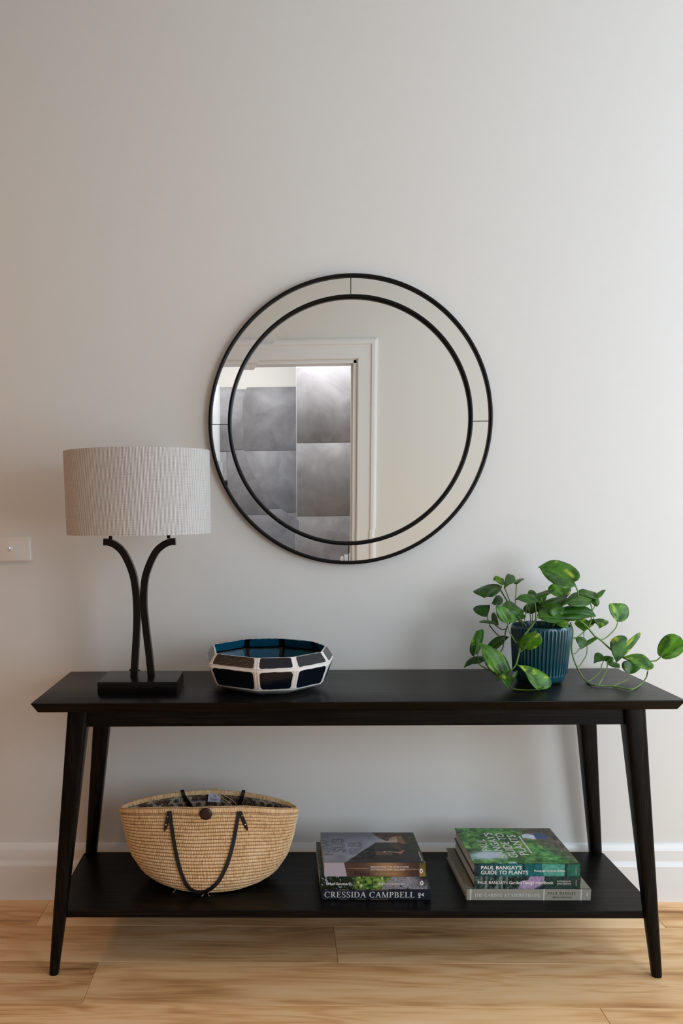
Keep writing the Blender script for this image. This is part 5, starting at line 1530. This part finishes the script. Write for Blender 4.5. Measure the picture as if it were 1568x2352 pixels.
STEMS = [
    ([(0.7865, -0.19, 0.8861), (0.7914, -0.1967, 0.8665), (0.7893, -0.2033, 0.8457), (0.7871, -0.21, 0.8098), (0.7988, -0.2167, 0.7709), (0.8206, -0.2233, 0.7341), (0.8252, -0.2763, 0.7319), (0.865, -0.2914, 0.7319), (0.8889, -0.3195, 0.7319), (0.9044, -0.3244, 0.7319), (0.9435, -0.2744, 0.7319), (0.9634, -0.2633, 0.748), (0.9637, -0.27, 0.7679)], 0.0021),
    ([(0.7752, -0.2, 0.8927), (0.7969, -0.2018, 0.8966), (0.8129, -0.2036, 0.8878), (0.8279, -0.2055, 0.8739), (0.8471, -0.2073, 0.851), (0.8632, -0.2091, 0.8397), (0.8926, -0.2109, 0.8128), (0.9239, -0.2127, 0.7925), (0.9712, -0.2145, 0.7736), (0.9902, -0.2164, 0.7823), (1.0075, -0.2182, 0.7857), (1.0198, -0.22, 0.797)], 0.0023),
    ([(0.8647, -0.205, 0.8403), (0.8827, -0.1967, 0.8465), (0.9075, -0.1883, 0.8682), (0.9172, -0.18, 0.8863)], 0.0015),
    ([(0.8329, -0.2, 0.9419), (0.839, -0.2017, 0.9179), (0.8354, -0.2033, 0.8901), (0.8292, -0.205, 0.8764)], 0.0017),
    ([(0.7912, -0.2, 0.8451), (0.8005, -0.2017, 0.8466), (0.8144, -0.2033, 0.8583), (0.8257, -0.205, 0.8713)], 0.0015),
    ([(0.8385, -0.15, 0.8553), (0.8244, -0.19, 0.8433)], 0.0012),
    ([(0.7873, -0.21, 0.8045), (0.7955, -0.21, 0.8044), (0.8033, -0.21, 0.8128), (0.809, -0.21, 0.8222)], 0.0012),
    ([(0.7976, -0.22, 0.7715), (0.8074, -0.2125, 0.7711), (0.817, -0.205, 0.7791), (0.831, -0.1975, 0.8009), (0.8333, -0.19, 0.8335)], 0.0014),
    ([(0.8129, -0.26, 0.7388), (0.8286, -0.245, 0.7397), (0.8557, -0.23, 0.7585), (0.8658, -0.215, 0.7733), (0.8772, -0.2, 0.7841)], 0.0014),
    ([(0.8333, -0.2812, 0.7319), (0.8579, -0.2467, 0.7472), (0.8771, -0.2233, 0.7675), (0.8857, -0.2, 0.7799)], 0.0017),
    ([(0.868, -0.2914, 0.7319), (0.9059, -0.2447, 0.7319), (0.9357, -0.2167, 0.7342), (0.9515, -0.19, 0.7445)], 0.0013),
    ([(0.6604, -0.22, 0.8807), (0.6392, -0.2167, 0.9058), (0.626, -0.2133, 0.9207), (0.6153, -0.21, 0.9318)], 0.0017),
    ([(0.5994, -0.17, 0.9786), (0.6244, -0.1767, 0.9367), (0.6436, -0.1833, 0.9116), (0.6542, -0.19, 0.879)], 0.0017),
    ([(0.6189, -0.15, 0.9778), (0.6342, -0.16, 0.9347), (0.645, -0.17, 0.9099), (0.6638, -0.18, 0.8723)], 0.0014),
    ([(0.648, -0.16, 0.9933), (0.6449, -0.1675, 0.9664), (0.6425, -0.175, 0.9377), (0.6464, -0.1825, 0.9115), (0.6607, -0.19, 0.8738)], 0.0014),
    ([(0.6442, -0.24, 0.8899), (0.632, -0.2422, 0.9004), (0.6215, -0.2444, 0.902), (0.6088, -0.2467, 0.8949), (0.6001, -0.2489, 0.8802), (0.5953, -0.2511, 0.858), (0.5908, -0.2533, 0.8297), (0.5849, -0.2556, 0.8153), (0.5895, -0.2578, 0.7904), (0.5963, -0.26, 0.7639)], 0.0019),
    ([(0.5794, -0.18, 0.8885), (0.5845, -0.2, 0.8816), (0.5958, -0.22, 0.8729), (0.6026, -0.24, 0.8777)], 0.0015),
    ([(0.5707, -0.19, 0.8796), (0.5808, -0.2067, 0.864), (0.5919, -0.2233, 0.8511), (0.5912, -0.24, 0.8379)], 0.0015),
    ([(0.5688, -0.17, 0.9008), (0.5691, -0.18, 0.8924), (0.572, -0.19, 0.8783)], 0.0013),
    ([(0.5994, -0.26, 0.9), (0.6012, -0.2675, 0.8767), (0.6133, -0.275, 0.8541), (0.6167, -0.2825, 0.8477), (0.6258, -0.29, 0.8503)], 0.0016),
    ([(0.6759, -0.25, 0.9054), (0.6646, -0.2531, 0.8872), (0.6531, -0.2562, 0.874), (0.6444, -0.2592, 0.8629), (0.6344, -0.2623, 0.8458), (0.6311, -0.2654, 0.8227), (0.6266, -0.2685, 0.804), (0.6206, -0.2715, 0.7854), (0.61, -0.2746, 0.7742), (0.5936, -0.2777, 0.766), (0.5798, -0.2808, 0.7652), (0.5557, -0.2838, 0.7719), (0.5345, -0.2869, 0.783), (0.5198, -0.29, 0.7928)], 0.0022),
    ([(0.6212, -0.29, 0.8212), (0.628, -0.295, 0.8279), (0.6365, -0.3, 0.8362)], 0.0015),
    ([(0.5291, -0.24, 0.8399), (0.5267, -0.2533, 0.8257), (0.5235, -0.2667, 0.8088), (0.526, -0.28, 0.7876)], 0.0013),
    ([(0.5489, -0.24, 0.7872), (0.5584, -0.2567, 0.7709), (0.5734, -0.2733, 0.7548), (0.5692, -0.29, 0.7494)], 0.0014),
    ([(0.5758, -0.28, 0.7703), (0.5786, -0.285, 0.7661)], 0.0018),
    ([(0.5692, -0.29, 0.7494), (0.5729, -0.285, 0.7661)], 0.0028),
    ([(0.5815, -0.285, 0.7646), (0.5902, -0.2929, 0.7425), (0.5983, -0.3007, 0.7353), (0.6062, -0.3185, 0.7319), (0.6315, -0.3289, 0.7319), (0.6577, -0.3262, 0.7319), (0.6655, -0.3321, 0.7346), (0.6753, -0.34, 0.7436)], 0.0019),
    ([(0.5901, -0.285, 0.7675), (0.5982, -0.2925, 0.7631), (0.6004, -0.3, 0.7617)], 0.0014),
    ([(0.6705, -0.25, 0.9491), (0.6772, -0.24, 0.9267), (0.6805, -0.23, 0.8989), (0.686, -0.22, 0.8836)], 0.0015),
    ([(0.6722, -0.19, 0.9295), (0.6769, -0.1933, 0.9107), (0.6778, -0.1967, 0.8944), (0.6785, -0.2, 0.8808)], 0.0014),
    ([(0.7019, -0.2, 0.9558), (0.7064, -0.2, 0.938), (0.7075, -0.2, 0.9113), (0.7062, -0.2, 0.8806)], 0.0013),
    ([(0.6705, -0.19, 0.941), (0.664, -0.195, 0.9071), (0.6604, -0.2, 0.895)], 0.0013),
    ([(0.6886, -0.18, 0.9089), (0.6849, -0.19, 0.8935), (0.6836, -0.2, 0.8807)], 0.0013),
    ([(0.7035, -0.23, 0.895), (0.7054, -0.22, 0.8809)], 0.0013),
    ([(0.7188, -0.24, 0.895), (0.7148, -0.22, 0.8795)], 0.0013),
    ([(0.7231, -0.24, 0.8943), (0.7298, -0.22, 0.8782)], 0.0015),
    ([(0.7874, -0.2, 0.9956), (0.7971, -0.2, 0.9753), (0.7994, -0.2, 0.9651), (0.7977, -0.2, 0.936), (0.7808, -0.2, 0.8941), (0.7589, -0.2, 0.8802)], 0.0018),
    ([(0.7779, -0.15, 0.9511), (0.7691, -0.1633, 0.932), (0.7535, -0.1767, 0.895), (0.7435, -0.19, 0.8789)], 0.0015),
    ([(0.8275, -0.17, 0.9335), (0.8145, -0.18, 0.9181), (0.7932, -0.19, 0.8926)], 0.0012),
    ([(0.8382, -0.17, 0.9219), (0.8249, -0.18, 0.9103), (0.7933, -0.19, 0.8901)], 0.0012),
    ([(0.8563, -0.17, 0.9511), (0.8537, -0.1767, 0.9275), (0.8369, -0.1833, 0.9105), (0.7951, -0.19, 0.8912)], 0.0013),
    ([(0.8658, -0.15, 0.8871), (0.851, -0.17, 0.9035)], 0.0012),
]
for i, (B, T, Lp, Rp, va, tone) in enumerate(LEAVES):
    build_leaf(i, B, T, Lp, Rp, va, tone)
for i, (pts, r) in enumerate(STEMS):
    P = catmull(pts, 6)
    v, f = tube_geo(P, [r * (1.12 - 0.3 * k / max(1, len(P) - 1)) for k in range(len(P))], 8)
    obj('stem', v, f, M_STEM_DK if i in (12, 15, 16, 17, 23, 38, 39) else M_STEM, plant, smooth=True)
